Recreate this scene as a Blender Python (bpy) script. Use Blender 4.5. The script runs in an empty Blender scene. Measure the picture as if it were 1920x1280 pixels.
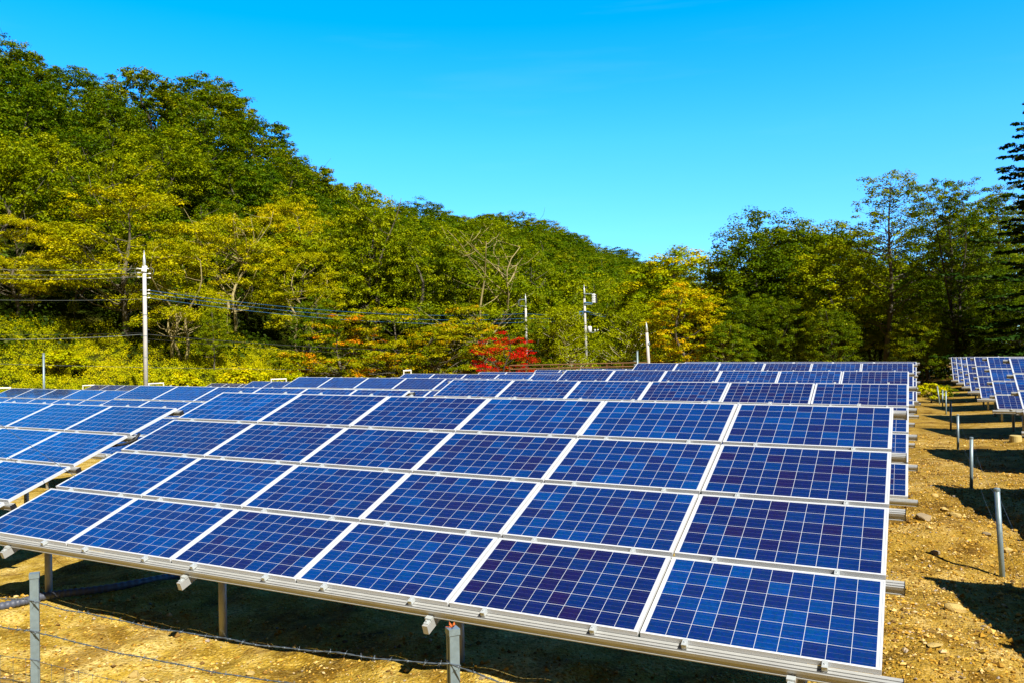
import bpy, math, random
import numpy as np
from mathutils import Matrix, Vector

# ------------------------------------------------------------------ camera, sky, sun, exposure
S = bpy.context.scene
COL = S.collection
CAMZ = 2.8
F_PX = 1507.41                       # focal length in pixels of a 1920 px wide frame
AX = np.array([[0.89313, -0.02354, -0.44920],     # rows: world x, y, z of the camera's right, down, forward
               [0.44936, 0.00396, 0.89334],
               [-0.01991, -0.99970, 0.01400]])
cam = bpy.data.cameras.new('camera')
cam.sensor_width = 36.0
cam.lens = F_PX / 1920 * 36
cam.clip_start = 0.1
cam.clip_end = 4000
camo = bpy.data.objects.new('camera', cam)
COL.objects.link(camo)
Mx = Matrix([[AX[0][0], -AX[0][1], -AX[0][2], 0], [AX[1][0], -AX[1][1], -AX[1][2], 0],
             [AX[2][0], -AX[2][1], -AX[2][2], CAMZ], [0, 0, 0, 1]])
camo.matrix_world = Mx
S.camera = camo

SUN = Vector((0.80, -0.50, 1.0)).normalized()
elev = math.asin(SUN.z)
azim = math.atan2(SUN.x, SUN.y)
SKY_STRENGTH = 0.15
world = bpy.data.worlds.new('World')
S.world = world
world.use_nodes = True
wn = world.node_tree
wn.nodes.clear()
sky = wn.nodes.new('ShaderNodeTexSky')
sky.sky_type = 'NISHITA'
sky.sun_disc = False
sky.sun_elevation = elev
sky.sun_rotation = azim
sky.altitude = 900
sky.air_density = 1.0
sky.dust_density = 0.25
sky.ozone_density = 2.0
hsv = wn.nodes.new('ShaderNodeHueSaturation')
hsv.inputs['Hue'].default_value = 0.4985
hsv.inputs['Saturation'].default_value = 1.5
hsv.inputs['Value'].default_value = 1.5
bg = wn.nodes.new('ShaderNodeBackground')
bg.inputs['Strength'].default_value = SKY_STRENGTH
wo = wn.nodes.new('ShaderNodeOutputWorld')
wn.links.new(sky.outputs[0], hsv.inputs['Color'])
# sky tinted by height; darkened above the view to deepen the shadows
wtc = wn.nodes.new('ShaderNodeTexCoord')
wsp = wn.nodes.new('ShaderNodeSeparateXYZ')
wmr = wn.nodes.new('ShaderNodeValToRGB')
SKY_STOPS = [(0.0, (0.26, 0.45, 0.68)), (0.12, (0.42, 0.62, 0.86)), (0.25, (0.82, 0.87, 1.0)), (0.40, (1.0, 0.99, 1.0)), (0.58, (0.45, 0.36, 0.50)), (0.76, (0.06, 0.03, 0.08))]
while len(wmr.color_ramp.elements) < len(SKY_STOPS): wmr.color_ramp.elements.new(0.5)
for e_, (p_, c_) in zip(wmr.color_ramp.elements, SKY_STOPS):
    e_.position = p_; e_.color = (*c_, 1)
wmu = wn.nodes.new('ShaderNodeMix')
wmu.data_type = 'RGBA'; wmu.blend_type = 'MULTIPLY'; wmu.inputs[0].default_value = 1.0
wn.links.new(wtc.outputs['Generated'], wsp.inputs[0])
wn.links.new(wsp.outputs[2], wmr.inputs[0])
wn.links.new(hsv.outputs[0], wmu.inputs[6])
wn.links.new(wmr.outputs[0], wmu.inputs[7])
# unseen sky behind the camera dimmed hard and desaturated to cut shadow fill
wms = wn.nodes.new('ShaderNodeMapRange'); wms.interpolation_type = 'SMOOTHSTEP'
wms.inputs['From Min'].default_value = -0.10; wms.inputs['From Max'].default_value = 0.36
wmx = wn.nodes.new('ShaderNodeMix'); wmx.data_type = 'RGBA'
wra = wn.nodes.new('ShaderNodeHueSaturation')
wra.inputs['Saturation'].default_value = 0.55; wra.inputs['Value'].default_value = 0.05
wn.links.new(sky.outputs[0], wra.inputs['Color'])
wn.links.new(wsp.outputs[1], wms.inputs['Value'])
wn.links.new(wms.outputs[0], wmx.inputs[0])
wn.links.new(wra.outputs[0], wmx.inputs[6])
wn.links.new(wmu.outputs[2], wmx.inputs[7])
# very faint high cirrus
wmp = wn.nodes.new('ShaderNodeMapping'); wmp.inputs['Scale'].default_value = (1.5, 1.5, 16.0); wmp.inputs['Rotation'].default_value = (0.05, 0.08, 0.0)
wnz = wn.nodes.new('ShaderNodeTexNoise'); wnz.inputs['Scale'].default_value = 2.3; wnz.inputs['Detail'].default_value = 6
wcr = wn.nodes.new('ShaderNodeMapRange'); wcr.inputs['From Min'].default_value = 0.58; wcr.inputs['From Max'].default_value = 0.80
wcr.inputs['To Max'].default_value = 0.018
wci = wn.nodes.new('ShaderNodeMix'); wci.data_type = 'RGBA'
wci.inputs[7].default_value = (4.5, 4.8, 5.0, 1)
wn.links.new(wtc.outputs['Generated'], wmp.inputs[0]); wn.links.new(wmp.outputs[0], wnz.inputs['Vector'])
wn.links.new(wnz.outputs[0], wcr.inputs['Value']); wn.links.new(wcr.outputs[0], wci.inputs[0])
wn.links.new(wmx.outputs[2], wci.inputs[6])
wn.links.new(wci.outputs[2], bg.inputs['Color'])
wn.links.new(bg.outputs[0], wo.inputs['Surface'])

sl = bpy.data.lights.new('sun', 'SUN')
sl.energy = 5.0
sl.angle = math.radians(0.5)
sl.color = (1.0, 0.955, 0.84)
so = bpy.data.objects.new('sun', sl)
COL.objects.link(so)
so.rotation_euler = SUN.to_track_quat('Z', 'Y').to_euler()
so.location = (30, -30, 60)

S.view_settings.view_transform = 'Standard'
S.view_settings.look = 'None'
S.view_settings.exposure = 0.75
S.view_settings.gamma = 1.0
S.cycles.max_bounces = 5
S.cycles.diffuse_bounces = 1
S.cycles.glossy_bounces = 2
S.cycles.transmission_bounces = 2
S.cycles.transparent_max_bounces = 4

rng = np.random.default_rng(11)

# ------------------------------------------------------------------ helpers
def ray(px, py):
    d = np.array([(px - 960) / F_PX, (py - 640) / F_PX, 1.0])
    return AX @ d

def G(x, y):                                   # ground height
    x = np.asarray(x, float); y = np.asarray(y, float)
    z = CAMZ - 2.72 - 0.0105 * (np.clip(y, -20, 60) - 6)
    z = z - 0.03 * np.clip(-x, 0, 20) - 0.012 * np.clip(-x - 20, 0, 60)
    z = z + np.clip(0.06 * (x - 1.2), 0, 0.22)
    return z

def smooth(t):
    t = np.clip(t, 0, 1)
    return t * t * (3 - 2 * t)

RPX = np.array([-500, -200, 0, 100, 250, 400, 480, 600, 660, 760, 830, 900, 1000, 1100, 1200, 1350, 1600, 2200])
RPY = np.array([60, 60, 85, 118, 150, 172, 236, 342, 380, 398, 408, 408, 430, 470, 502, 560, 610, 640])
RD = np.array([165, 165, 165, 168, 170, 176, 188, 215, 230, 255, 275, 292, 330, 375, 420, 420, 420, 420])
RT = np.array([8.5, 8.5, 8.5, 9, 9.5, 10, 11, 10.5, 11, 11, 11, 11, 10, 10, 10, 8, 5, 5])   # trees standing on the ridge

def hill_z(x, y):
    """height of the hill surface (below the ground sheet where there is no hill)"""
    x = np.asarray(x, float); y = np.asarray(y, float)
    D = np.hypot(x, y)
    cz = AX[0][2] * x + AX[1][2] * y
    cx = AX[0][0] * x + AX[1][0] * y
    px = np.where(cz > 1, 960 + F_PX * cx / np.maximum(cz, 1), np.where(cx > 0, 2200, -500))
    px = np.clip(px, -500, 2200)
    rd = np.interp(px, RPX, RD)
    py = np.interp(px, RPX, RPY)
    rt = np.interp(px, RPX, RT)
    dz = AX[2][0] * (px - 960) / F_PX + AX[2][1] * (py - 640) / F_PX + AX[2][2]
    dh = np.hypot(AX[0][0] * (px - 960) / F_PX + AX[0][2], AX[1][0] * (px - 960) / F_PX + AX[1][2])
    ztop = CAMZ + dz / dh * rd - rt
    base = np.where(px < 700, 68 + 0 * px, 68 + (px - 700) * 0.03)
    base = np.clip(base, 68, 92)
    t = (D - base) / np.maximum(rd - base, 1)
    g0 = G(x, y) - 0.6
    prof = 0.72 * np.clip(t, 0, 1) ** 1.15 + 0.28 * smooth(t)
    z = g0 + (ztop - g0) * prof
    z = np.where(t > 1, ztop - (t - 1) * 14, z)
    z = np.where(t <= 0, g0 - 1.5 * np.clip(-t * 4, 0, 1), z)
    return z

def surf(x, y):
    return np.maximum(G(x, y), hill_z(x, y))

def at(px, D):
    """ground point on the azimuth of pixel column px at horizontal distance D"""
    d = ray(px, 640.0)
    h = math.hypot(d[0], d[1])
    x, y = d[0] / h * D, d[1] / h * D
    return Vector((x, y, float(surf(x, y))))

def height_to(px, py, D):
    d = ray(px, py)
    return CAMZ + d[2] / math.hypot(d[0], d[1]) * D

def on_z(px, py, z):
    d = ray(px, py)
    k = (z - CAMZ) / d[2]
    return Vector((d[0] * k, d[1] * k, z))

def on_ground(px, py):
    z = 0.0
    for _ in range(8):
        p = on_z(px, py, z)
        z = float(ground_z(np.array([p.x]), np.array([p.y]))[0])
    return on_z(px, py, z)

class MB:
    """collects boxes, tubes and plates for ONE mesh object"""
    def __init__(s):
        s.v = []; s.f = []
    def add(s, verts, faces):
        o = len(s.v)
        s.v.extend([tuple(map(float, p)) for p in verts])
        s.f.extend([tuple(i + o for i in f) for f in faces])
    def box(s, x0, x1, y0, y1, z0, z1, M=None):
        P = [(x0, y0, z0), (x1, y0, z0), (x1, y1, z0), (x0, y1, z0), (x0, y0, z1), (x1, y0, z1), (x1, y1, z1), (x0, y1, z1)]
        if M is not None: P = [tuple(M @ Vector(p)) for p in P]
        s.add(P, [(3, 2, 1, 0), (4, 5, 6, 7), (0, 1, 5, 4), (1, 2, 6, 5), (2, 3, 7, 6), (3, 0, 4, 7)])
    def prism_x(s, prof, x0, x1):
        """closed profile of (y, z) points extruded along x"""
        n = len(prof)
        P = [(x0, a, b) for a, b in prof] + [(x1, a, b) for a, b in prof]
        F = [(i, (i + 1) % n, n + (i + 1) % n, n + i) for i in range(n)]
        F += [tuple(range(n - 1, -1, -1)), tuple(range(n, 2 * n))]
        s.add(P, F)
    def prism_z(s, prof, z0, z1):
        n = len(prof)
        P = [(a, b, z0) for a, b in prof] + [(a, b, z1) for a, b in prof]
        F = [(i, (i + 1) % n, n + (i + 1) % n, n + i) for i in range(n)]
        F += [tuple(range(n - 1, -1, -1)), tuple(range(n, 2 * n))]
        s.add(P, F)
    def tube(s, pts, rad, n=8, cap=True):
        pts = [Vector(p) for p in pts]
        if not hasattr(rad, '__len__'): rad = [rad] * len(pts)
        rings = []
        prev = None
        for i, p in enumerate(pts):
            a = pts[max(i - 1, 0)]; b = pts[min(i + 1, len(pts) - 1)]
            t = (b - a).normalized() if (b - a).length > 1e-9 else Vector((0, 0, 1))
            if prev is None:
                ref = Vector((1, 0, 0)) if abs(t.x) < 0.8 else Vector((0, 1, 0))
                e1 = t.cross(ref).normalized()
            else:
                e1 = (prev - t * prev.dot(t)).normalized()
            prev = e1
            e2 = t.cross(e1)
            rings.append([p + (e1 * math.cos(2 * math.pi * k / n) + e2 * math.sin(2 * math.pi * k / n)) * rad[i] for k in range(n)])
        V = [v for r in rings for v in r]
        F = []
        for i in range(len(pts) - 1):
            for k in range(n):
                F.append((i * n + k, i * n + (k + 1) % n, (i + 1) * n + (k + 1) % n, (i + 1) * n + k))
        if cap:
            F.append(tuple(range(n - 1, -1, -1)))
            F.append(tuple((len(pts) - 1) * n + k for k in range(n)))
        s.add(V, F)
    def mesh(s, name, m, smooth=False):
        me = bpy.data.meshes.new(name)
        me.from_pydata(s.v, [], s.f)
        me.update()
        if m: me.materials.append(m)
        if smooth: me.polygons.foreach_set('use_smooth', [True] * len(me.polygons))
        return me
    def build(s, name, m, parent=None, smooth=False, loc=None):
        return obj(name, s.mesh(name, m, smooth), parent, loc)

def obj(name, me, parent=None, loc=None, M=None):
    o = bpy.data.objects.new(name, me)
    COL.objects.link(o)
    if parent: o.parent = parent
    if loc is not None: o.location = loc
    if M is not None: o.matrix_local = M
    return o

def tag(o, label, cat, group=None):
    o['label'] = label; o['category'] = cat
    if group: o['group'] = group
    return o

def thing(name, label, cat, loc=(0, 0, 0), group=None, rz=0.0):
    o = bpy.data.objects.new(name, None)
    o.empty_display_size = 0.3
    COL.objects.link(o)
    o.location = loc; o.rotation_euler = (0, 0, rz)
    return tag(o, label, cat, group)

def dup(o, parent=None):
    c = o.copy(); COL.objects.link(c)
    c.parent = parent
    return c

def quads_mesh(name, V, mat, tint=None, nper=4):
    """V: (n, nper, 3) array of separate polygons"""
    n = len(V)
    me = bpy.data.meshes.new(name)
    me.vertices.add(n * nper)
    me.vertices.foreach_set('co', np.ascontiguousarray(V, dtype=np.float32).ravel())
    me.loops.add(n * nper)
    me.loops.foreach_set('vertex_index', np.arange(n * nper, dtype=np.int32))
    me.polygons.add(n)
    me.polygons.foreach_set('loop_start', np.arange(0, n * nper, nper, dtype=np.int32))
    me.polygons.foreach_set('loop_total', np.full(n, nper, dtype=np.int32))
    if tint is not None:
        a = me.attributes.new('tint', 'FLOAT', 'FACE')
        a.data.foreach_set('value', np.ascontiguousarray(tint, dtype=np.float32))
    me.update(calc_edges=True)
    me.materials.append(mat)
    return me

# ------------------------------------------------------------------ materials
class NT:
    def __init__(s, name):
        s.m = bpy.data.materials.new(name); s.m.use_nodes = True
        s.t = s.m.node_tree; s.t.nodes.clear()
        s.out = s.t.nodes.new('ShaderNodeOutputMaterial')
    def n(s, typ, **kw):
        nd = s.t.nodes.new(typ)
        for k, v in kw.items():
            if k.startswith('i_'):
                nd.inputs[k[2:].replace('_', ' ')].default_value = v
            else: setattr(nd, k, v)
        return nd
    def l(s, a, b): s.t.links.new(a, b)
    def math(s, op, a, b=None, c=None):
        nd = s.t.nodes.new('ShaderNodeMath'); nd.operation = op
        for i, v in enumerate((a, b, c)):
            if v is None: continue
            if isinstance(v, (int, float)): nd.inputs[i].default_value = v
            else: s.l(v, nd.inputs[i])
        return nd.outputs[0]
    def mix(s, fac, a, b):
        nd = s.t.nodes.new('ShaderNodeMix'); nd.data_type = 'RGBA'
        for i, v in ((0, fac), (6, a), (7, b)):
            if isinstance(v, (int, float)): nd.inputs[i].default_value = v
            elif isinstance(v, tuple): nd.inputs[i].default_value = (*v, 1) if len(v) == 3 else v
            else: s.l(v, nd.inputs[i])
        return nd.outputs[2]
    def ramp(s, fac, stops):
        nd = s.t.nodes.new('ShaderNodeValToRGB')
        el = nd.color_ramp.elements
        while len(el) < len(stops): el.new(0.5)
        for e, (p, c) in zip(el, stops):
            e.position = p; e.color = (*c, 1)
        s.l(fac, nd.inputs[0])
        return nd.outputs[0]
    def noise(s, vec, scale, detail=4, rough=0.55):
        nd = s.t.nodes.new('ShaderNodeTexNoise')
        nd.inputs['Scale'].default_value = scale; nd.inputs['Detail'].default_value = detail
        nd.inputs['Roughness'].default_value = rough
        if vec is not None: s.l(vec, nd.inputs['Vector'])
        return nd.outputs['Fac']
    def coord(s, which='Object'):
        return s.t.nodes.new('ShaderNodeTexCoord').outputs[which]
    def bsdf(s, color, rough=0.6, metal=0.0, spec=0.5, coat=0.0):
        b = s.t.nodes.new('ShaderNodeBsdfPrincipled')
        if isinstance(color, tuple): b.inputs['Base Color'].default_value = (*color, 1)
        else: s.l(color, b.inputs['Base Color'])
        if isinstance(rough, (int, float)): b.inputs['Roughness'].default_value = rough
        else: s.l(rough, b.inputs['Roughness'])
        b.inputs['Metallic'].default_value = metal
        b.inputs['Specular IOR Level'].default_value = spec
        b.inputs['Coat Weight'].default_value = coat
        s.l(b.outputs[0], s.out.inputs[0])
        return b
    def bump(s, h, b, strength=0.4, dist=0.02):
        nd = s.t.nodes.new('ShaderNodeBump')
        nd.inputs['Strength'].default_value = strength; nd.inputs['Distance'].default_value = dist
        s.l(h, nd.inputs['Height']); s.l(nd.outputs[0], b.inputs['Normal'])

MAT = {}
def mat_metal(name, base, var=0.12, rough=0.4, metal=0.35, scale=9.0):
    k = NT(name); c = k.coord()
    nz = k.noise(c, scale, 5)
    col = k.mix(nz, tuple(x * (1 - var * 1.6) for x in base), tuple(min(1, x * (1 + var)) for x in base))
    b = k.bsdf(col, k.math('MULTIPLY_ADD', nz, 0.25, rough - 0.12), metal)
    MAT[name] = k.m
mat_metal('aluminium_frame', (0.66, 0.68, 0.72), 0.05, 0.42, 0.12)
mat_metal('aluminium_rail', (0.46, 0.465, 0.46), 0.10, 0.42, 0.25, 5.0)
mat_metal('galvanised', (0.23, 0.30, 0.33), 0.22, 0.45, 0.35, 22.0)
mat_metal('galvanised_pipe', (0.40, 0.40, 0.38), 0.2, 0.5, 0.3, 14.0)
mat_metal('steel_clamp', (0.56, 0.60, 0.62), 0.1, 0.35, 0.3, 30.0)
mat_metal('wire', (0.13, 0.16, 0.19), 0.2, 0.5, 0.4, 30.0)
mat_metal('concrete_pole', (0.55, 0.53, 0.52), 0.16, 0.8, 0.0, 3.0)
mat_metal('yellowed_concrete', (0.52, 0.40, 0.14), 0.15, 0.85, 0.0, 8.0)
mat_metal('white_paint', (0.82, 0.80, 0.72), 0.06, 0.5, 0.0, 4.0)
mat_metal('dark_rubber', (0.012, 0.012, 0.014), 0.2, 0.55, 0.0, 20.0)
mat_metal('grey_plastic', (0.075, 0.085, 0.12), 0.15, 0.5, 0.0, 12.0)
mat_metal('brown_paint', (0.16, 0.075, 0.03), 0.2, 0.7, 0.0, 5.0)
mat_metal('blue_cable', (0.02, 0.12, 0.30), 0.1, 0.5, 0.0, 3.0)
mat_metal('black_cable', (0.03, 0.03, 0.035), 0.1, 0.5, 0.0, 3.0)
mat_metal('grey_cable', (0.16, 0.18, 0.17), 0.1, 0.5, 0.0, 3.0)
mat_metal('insulator', (0.80, 0.82, 0.84), 0.05, 0.25, 0.0, 3.0)
mat_metal('rust_leaf', (0.45, 0.10, 0.01), 0.3, 0.7, 0.0, 40.0)

def mat_cells():
    k = NT('solar_cells'); c = k.coord()
    sp = k.n('ShaderNodeSeparateXYZ'); k.l(c, sp.inputs[0])
    P = 0.1585
    cx = k.math('DIVIDE', k.math('SUBTRACT', sp.outputs[0], 0.0325), P)
    cy = k.math('DIVIDE', k.math('SUBTRACT', sp.outputs[1], 0.0195), P)
    fx = k.math('FRACT', cx); fy = k.math('FRACT', cy)
    ex = k.math('MULTIPLY', k.math('SUBTRACT', 0.5, k.math('ABSOLUTE', k.math('SUBTRACT', fx, 0.5))), P)
    ey = k.math('MULTIPLY', k.math('SUBTRACT', 0.5, k.math('ABSOLUTE', k.math('SUBTRACT', fy, 0.5))), P)
    e = k.math('MINIMUM', ex, ey)
    line = k.math('LESS_THAN', e, 0.0018)
    out = k.math('MAXIMUM', k.math('MAXIMUM', k.math('LESS_THAN', cx, 0.0), k.math('GREATER_THAN', cx, 10.0)),
                 k.math('MAXIMUM', k.math('LESS_THAN', cy, 0.0), k.math('GREATER_THAN', cy, 6.0)))
    white = k.math('MAXIMUM', line, out)
    # busbars
    bb = k.math('ABSOLUTE', k.math('SUBTRACT', k.math('FRACT', k.math('MULTIPLY', fy, 3.0)), 0.5))
    bus = k.math('MULTIPLY', k.math('LESS_THAN', bb, 0.017), 0.20)
    oi = k.n('ShaderNodeObjectInfo')
    idx = k.n('ShaderNodeCombineXYZ')
    k.l(k.math('FLOOR', cx), idx.inputs[0]); k.l(k.math('FLOOR', cy), idx.inputs[1])
    k.l(k.math('MULTIPLY', oi.outputs['Random'], 91.7), idx.inputs[2])
    wn_ = k.n('ShaderNodeTexWhiteNoise'); wn_.noise_dimensions = '3D'; k.l(idx.outputs[0], wn_.inputs['Vector'])
    base = k.ramp(wn_.outputs['Value'], [(0.0, (0.009, 0.014, 0.108)), (0.35, (0.003, 0.021, 0.148)),
                                         (0.7, (0.002, 0.029, 0.188)), (1.0, (0.001, 0.044, 0.245))])
    pan = k.mix(oi.outputs['Random'], (1.6, 0.60, 0.66), (0.6, 1.5, 1.25))
    mulp = k.n('ShaderNodeMix'); mulp.data_type = 'RGBA'; mulp.blend_type = 'MULTIPLY'; mulp.inputs[0].default_value = 1.0
    k.l(base, mulp.inputs[6]); k.l(pan, mulp.inputs[7])
    vo = k.n('ShaderNodeTexVoronoi'); vo.inputs['Scale'].default_value = 55; k.l(c, vo.inputs['Vector'])
    mo = k.n('ShaderNodeMix'); mo.data_type = 'RGBA'; mo.blend_type = 'MULTIPLY'; mo.inputs[0].default_value = 0.30
    k.l(mulp.outputs[2], mo.inputs[6]); k.l(vo.outputs['Color'], mo.inputs[7])
    c1 = k.mix(bus, mo.outputs[2], (0.30, 0.33, 0.42))
    col = k.mix(white, c1, (0.54, 0.58, 0.66))
    # a thin uneven film of dust
    dust = k.noise(c, 2.2, 6)
    col = k.mix(k.math('MULTIPLY', k.math('SUBTRACT', dust, 0.5), 0.03), col, (0.35, 0.33, 0.30))
    b = k.bsdf(col, 0.45, 0.0, 0.15, 1.0)
    b.inputs['Coat Roughness'].default_value = 0.04
    b.inputs['Coat IOR'].default_value = 1.58
    MAT['cells'] = k.m
mat_cells()

def mat_ground():
    k = NT('dry_gravel_soil'); c = k.coord()
    n1 = k.noise(c, 0.35, 5, 0.6)
    n2 = k.noise(c, 2.3, 6, 0.65)
    n3 = k.noise(c, 13.0, 5, 0.7)
    v = k.n('ShaderNodeTexVoronoi'); v.inputs['Scale'].default_value = 26.0; k.l(c, v.inputs['Vector'])
    v2 = k.n('ShaderNodeTexVoronoi'); v2.inputs['Scale'].default_value = 62.0; k.l(c, v2.inputs['Vector'])
    f = k.math('ADD', k.math('MULTIPLY', n1, 0.5), k.math('MULTIPLY', n2, 0.5))
    soil = k.ramp(f, [(0.38, (0.10, 0.056, 0.006)), (0.44, (0.26, 0.155, 0.014)), (0.50, (0.46, 0.305, 0.042)), (0.585, (0.68, 0.50, 0.17))])
    peb = k.ramp(v.outputs['Color'], [(0.0, (0.11, 0.065, 0.010)), (0.35, (0.34, 0.20, 0.015)), (0.7, (0.54, 0.355, 0.04)), (1.0, (0.66, 0.50, 0.18))])
    pf = k.math('MULTIPLY', k.math('LESS_THAN', v.outputs['Distance'], k.math('MULTIPLY', n2, 0.75)), 0.75)
    col = k.mix(pf, soil, peb)
    peb2 = k.ramp(v2.outputs['Color'], [(0.0, (0.06, 0.035, 0.005)), (0.5, (0.40, 0.25, 0.025)), (1.0, (0.70, 0.54, 0.20))])
    col = k.mix(k.math('MULTIPLY', k.math('GREATER_THAN', n3, 0.52), 0.65), col, peb2)
    # damp darker stains of their own irregular outline
    n4 = k.noise(c, 1.1, 7, 0.68)
    st = k.n('ShaderNodeMapRange'); st.inputs['From Min'].default_value = 0.53; st.inputs['From Max'].default_value = 0.60
    k.l(n4, st.inputs['Value'])
    stain = k.n('ShaderNodeMix'); stain.data_type = 'RGBA'; stain.blend_type = 'MULTIPLY'
    k.l(k.math('MULTIPLY', st.outputs[0], 0.8), stain.inputs[0]); k.l(col, stain.inputs[6]); stain.inputs[7].default_value = (0.52, 0.44, 0.34, 1)
    col = stain.outputs[2]
    # the lane on the right is made of browner, damper soil than the sandy front
    sx = k.n('ShaderNodeSeparateXYZ'); k.l(c, sx.inputs[0])
    lm = k.n('ShaderNodeMapRange'); lm.inputs['From Min'].default_value = -1.6; lm.inputs['From Max'].default_value = 0.6
    k.l(k.math('ADD', sx.outputs[0], k.math('MULTIPLY', n1, 1.2)), lm.inputs['Value'])
    lane = k.n('ShaderNodeMix'); lane.data_type = 'RGBA'; lane.blend_type = 'MULTIPLY'
    k.l(k.math('MULTIPLY', lm.outputs[0], 0.75), lane.inputs[0]); k.l(col, lane.inputs[6]); lane.inputs[7].default_value = (0.74, 0.66, 0.58, 1)
    col = lane.outputs[2]
    b = k.bsdf(col, 0.95, 0.0, 0.1)
    h = k.math('ADD', k.math('MULTIPLY', k.math('SUBTRACT', 0.6, v.outputs['Distance']), 0.7),
               k.math('ADD', k.math('MULTIPLY', n3, 0.9), k.math('MULTIPLY', k.math('SUBTRACT', 0.6, v2.outputs['Distance']), 0.4)))
    k.bump(h, b, 0.8, 0.035)
    MAT['ground'] = k.m
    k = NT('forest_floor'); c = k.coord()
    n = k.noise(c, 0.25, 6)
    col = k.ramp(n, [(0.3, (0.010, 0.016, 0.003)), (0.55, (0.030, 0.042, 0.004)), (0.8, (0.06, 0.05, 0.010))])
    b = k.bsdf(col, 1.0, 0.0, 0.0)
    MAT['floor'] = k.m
    k = NT('stone'); c = k.coord(); oi = k.n('ShaderNodeObjectInfo')
    n = k.noise(c, 14.0, 6)
    col = k.ramp(n, [(0.3, (0.34, 0.22, 0.06)), (0.6, (0.58, 0.42, 0.15)), (0.8, (0.70, 0.55, 0.26))])
    col = k.mix(k.math('MULTIPLY', k.math('GREATER_THAN', oi.outputs['Random'], 0.55), 0.7), col, (0.20, 0.17, 0.15))
    b = k.bsdf(col, 0.9, 0.0, 0.1); k.bump(n, b, 0.5, 0.02)
    MAT['stone'] = k.m
    k = NT('pebbles'); at_ = k.n('ShaderNodeAttribute', attribute_name='tint')
    col = k.ramp(at_.outputs['Fac'], [(0.0, (0.14, 0.08, 0.03)), (0.3, (0.36, 0.19, 0.02)), (0.65, (0.58, 0.34, 0.05)), (0.9, (0.70, 0.50, 0.20)), (1.0, (0.30, 0.25, 0.22))])
    k.bsdf(col, 0.9, 0.0, 0.1)
    MAT['pebbles'] = k.m
mat_ground()

def mat_leaf(name, stops, trans=0.28):
    k = NT(name)
    a = k.n('ShaderNodeAttribute', attribute_name='tint')
    oi = k.n('ShaderNodeObjectInfo')
    f = k.math('ADD', k.math('MULTIPLY', a.outputs['Fac'], 0.72), k.math('MULTIPLY', oi.outputs['Random'], 0.28))
    col = k.ramp(f, stops)
    d = k.n('ShaderNodeBsdfDiffuse'); k.l(col, d.inputs['Color'])
    t = k.n('ShaderNodeBsdfTranslucent'); k.l(col, t.inputs['Color'])
    g = k.n('ShaderNodeBsdfGlossy'); g.inputs['Roughness'].default_value = 0.5
    g.inputs['Color'].default_value = (0.5, 0.5, 0.4, 1)
    m = k.n('ShaderNodeMixShader'); m.inputs[0].default_value = trans
    k.l(d.outputs[0], m.inputs[1]); k.l(t.outputs[0], m.inputs[2])
    m2 = k.n('ShaderNodeMixShader'); m2.inputs[0].default_value = 0.012
    k.l(m.outputs[0], m2.inputs[1]); k.l(g.outputs[0], m2.inputs[2])
    k.l(m2.outputs[0], k.out.inputs[0])
    MAT[name] = k.m
mat_leaf('leaf_hill', [(0.05, (0.034, 0.090, 0.0010)), (0.45, (0.103, 0.173, 0.0010)), (0.75, (0.215, 0.241, 0.0010)), (1.0, (0.338, 0.304, 0.0010))])
mat_leaf('leaf_olive', [(0.05, (0.069, 0.133, 0.0010)), (0.45, (0.207, 0.262, 0.0010)), (0.8, (0.363, 0.380, 0.0010)), (1.0, (0.482, 0.438, 0.0020))])
mat_leaf('leaf_locust', [(0.05, (0.173, 0.209, 0.0010)), (0.45, (0.380, 0.379, 0.0010)), (0.8, (0.572, 0.494, 0.0020)), (1.0, (0.761, 0.552, 0.0030))])
mat_leaf('leaf_green', [(0.05, (0.040, 0.102, 0.0010)), (0.45, (0.119, 0.191, 0.0020)), (0.8, (0.277, 0.293, 0.0020)), (1.0, (0.475, 0.352, 0.0020))])
mat_leaf('leaf_maple', [(0.05, (0.091, 0.146, 0.0010)), (0.4, (0.241, 0.274, 0.0010)), (0.72, (0.408, 0.360, 0.0020)), (0.9, (0.604, 0.325, 0.0020)), (1.0, (0.695, 0.206, 0.0030))])
mat_leaf('leaf_red', [(0.05, (0.166, 0.040, 0.0020)), (0.25, (0.356, 0.034, 0.0030)), (0.5, (0.546, 0.007, 0.0040)), (1.0, (0.782, 0.009, 0.0060))])
mat_leaf('leaf_orange', [(0.05, (0.161, 0.245, 0.0010)), (0.4, (0.390, 0.415, 0.0010)), (0.75, (0.650, 0.471, 0.0020)), (1.0, (0.811, 0.321, 0.0030))])
mat_leaf('leaf_birch', [(0.05, (0.157, 0.205, 0.0010)), (0.5, (0.315, 0.359, 0.0010)), (1.0, (0.486, 0.496, 0.0030))])
mat_leaf('leaf_dark', [(0.05, (0.034, 0.085, 0.0010)), (0.45, (0.103, 0.165, 0.0010)), (0.8, (0.241, 0.272, 0.0010)), (1.0, (0.434, 0.369, 0.0010))])
mat_leaf('leaf_fir', [(0.05, (0.010, 0.032, 0.0040)), (0.5, (0.019, 0.054, 0.0050)), (1.0, (0.048, 0.088, 0.0040))], 0.1)
mat_leaf('leaf_meadow', [(0.05, (0.190, 0.256, 0.0010)), (0.45, (0.472, 0.492, 0.0010)), (0.8, (0.758, 0.628, 0.0020)), (1.0, (1.043, 0.708, 0.0040))])
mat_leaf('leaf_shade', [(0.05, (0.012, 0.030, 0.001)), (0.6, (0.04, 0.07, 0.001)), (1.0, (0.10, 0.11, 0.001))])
mat_metal('bark_dark', (0.055, 0.045, 0.035), 0.4, 0.95, 0.0, 3.0)
mat_metal('bark_grey', (0.13, 0.11, 0.075), 0.4, 0.95, 0.0, 3.0)
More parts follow.
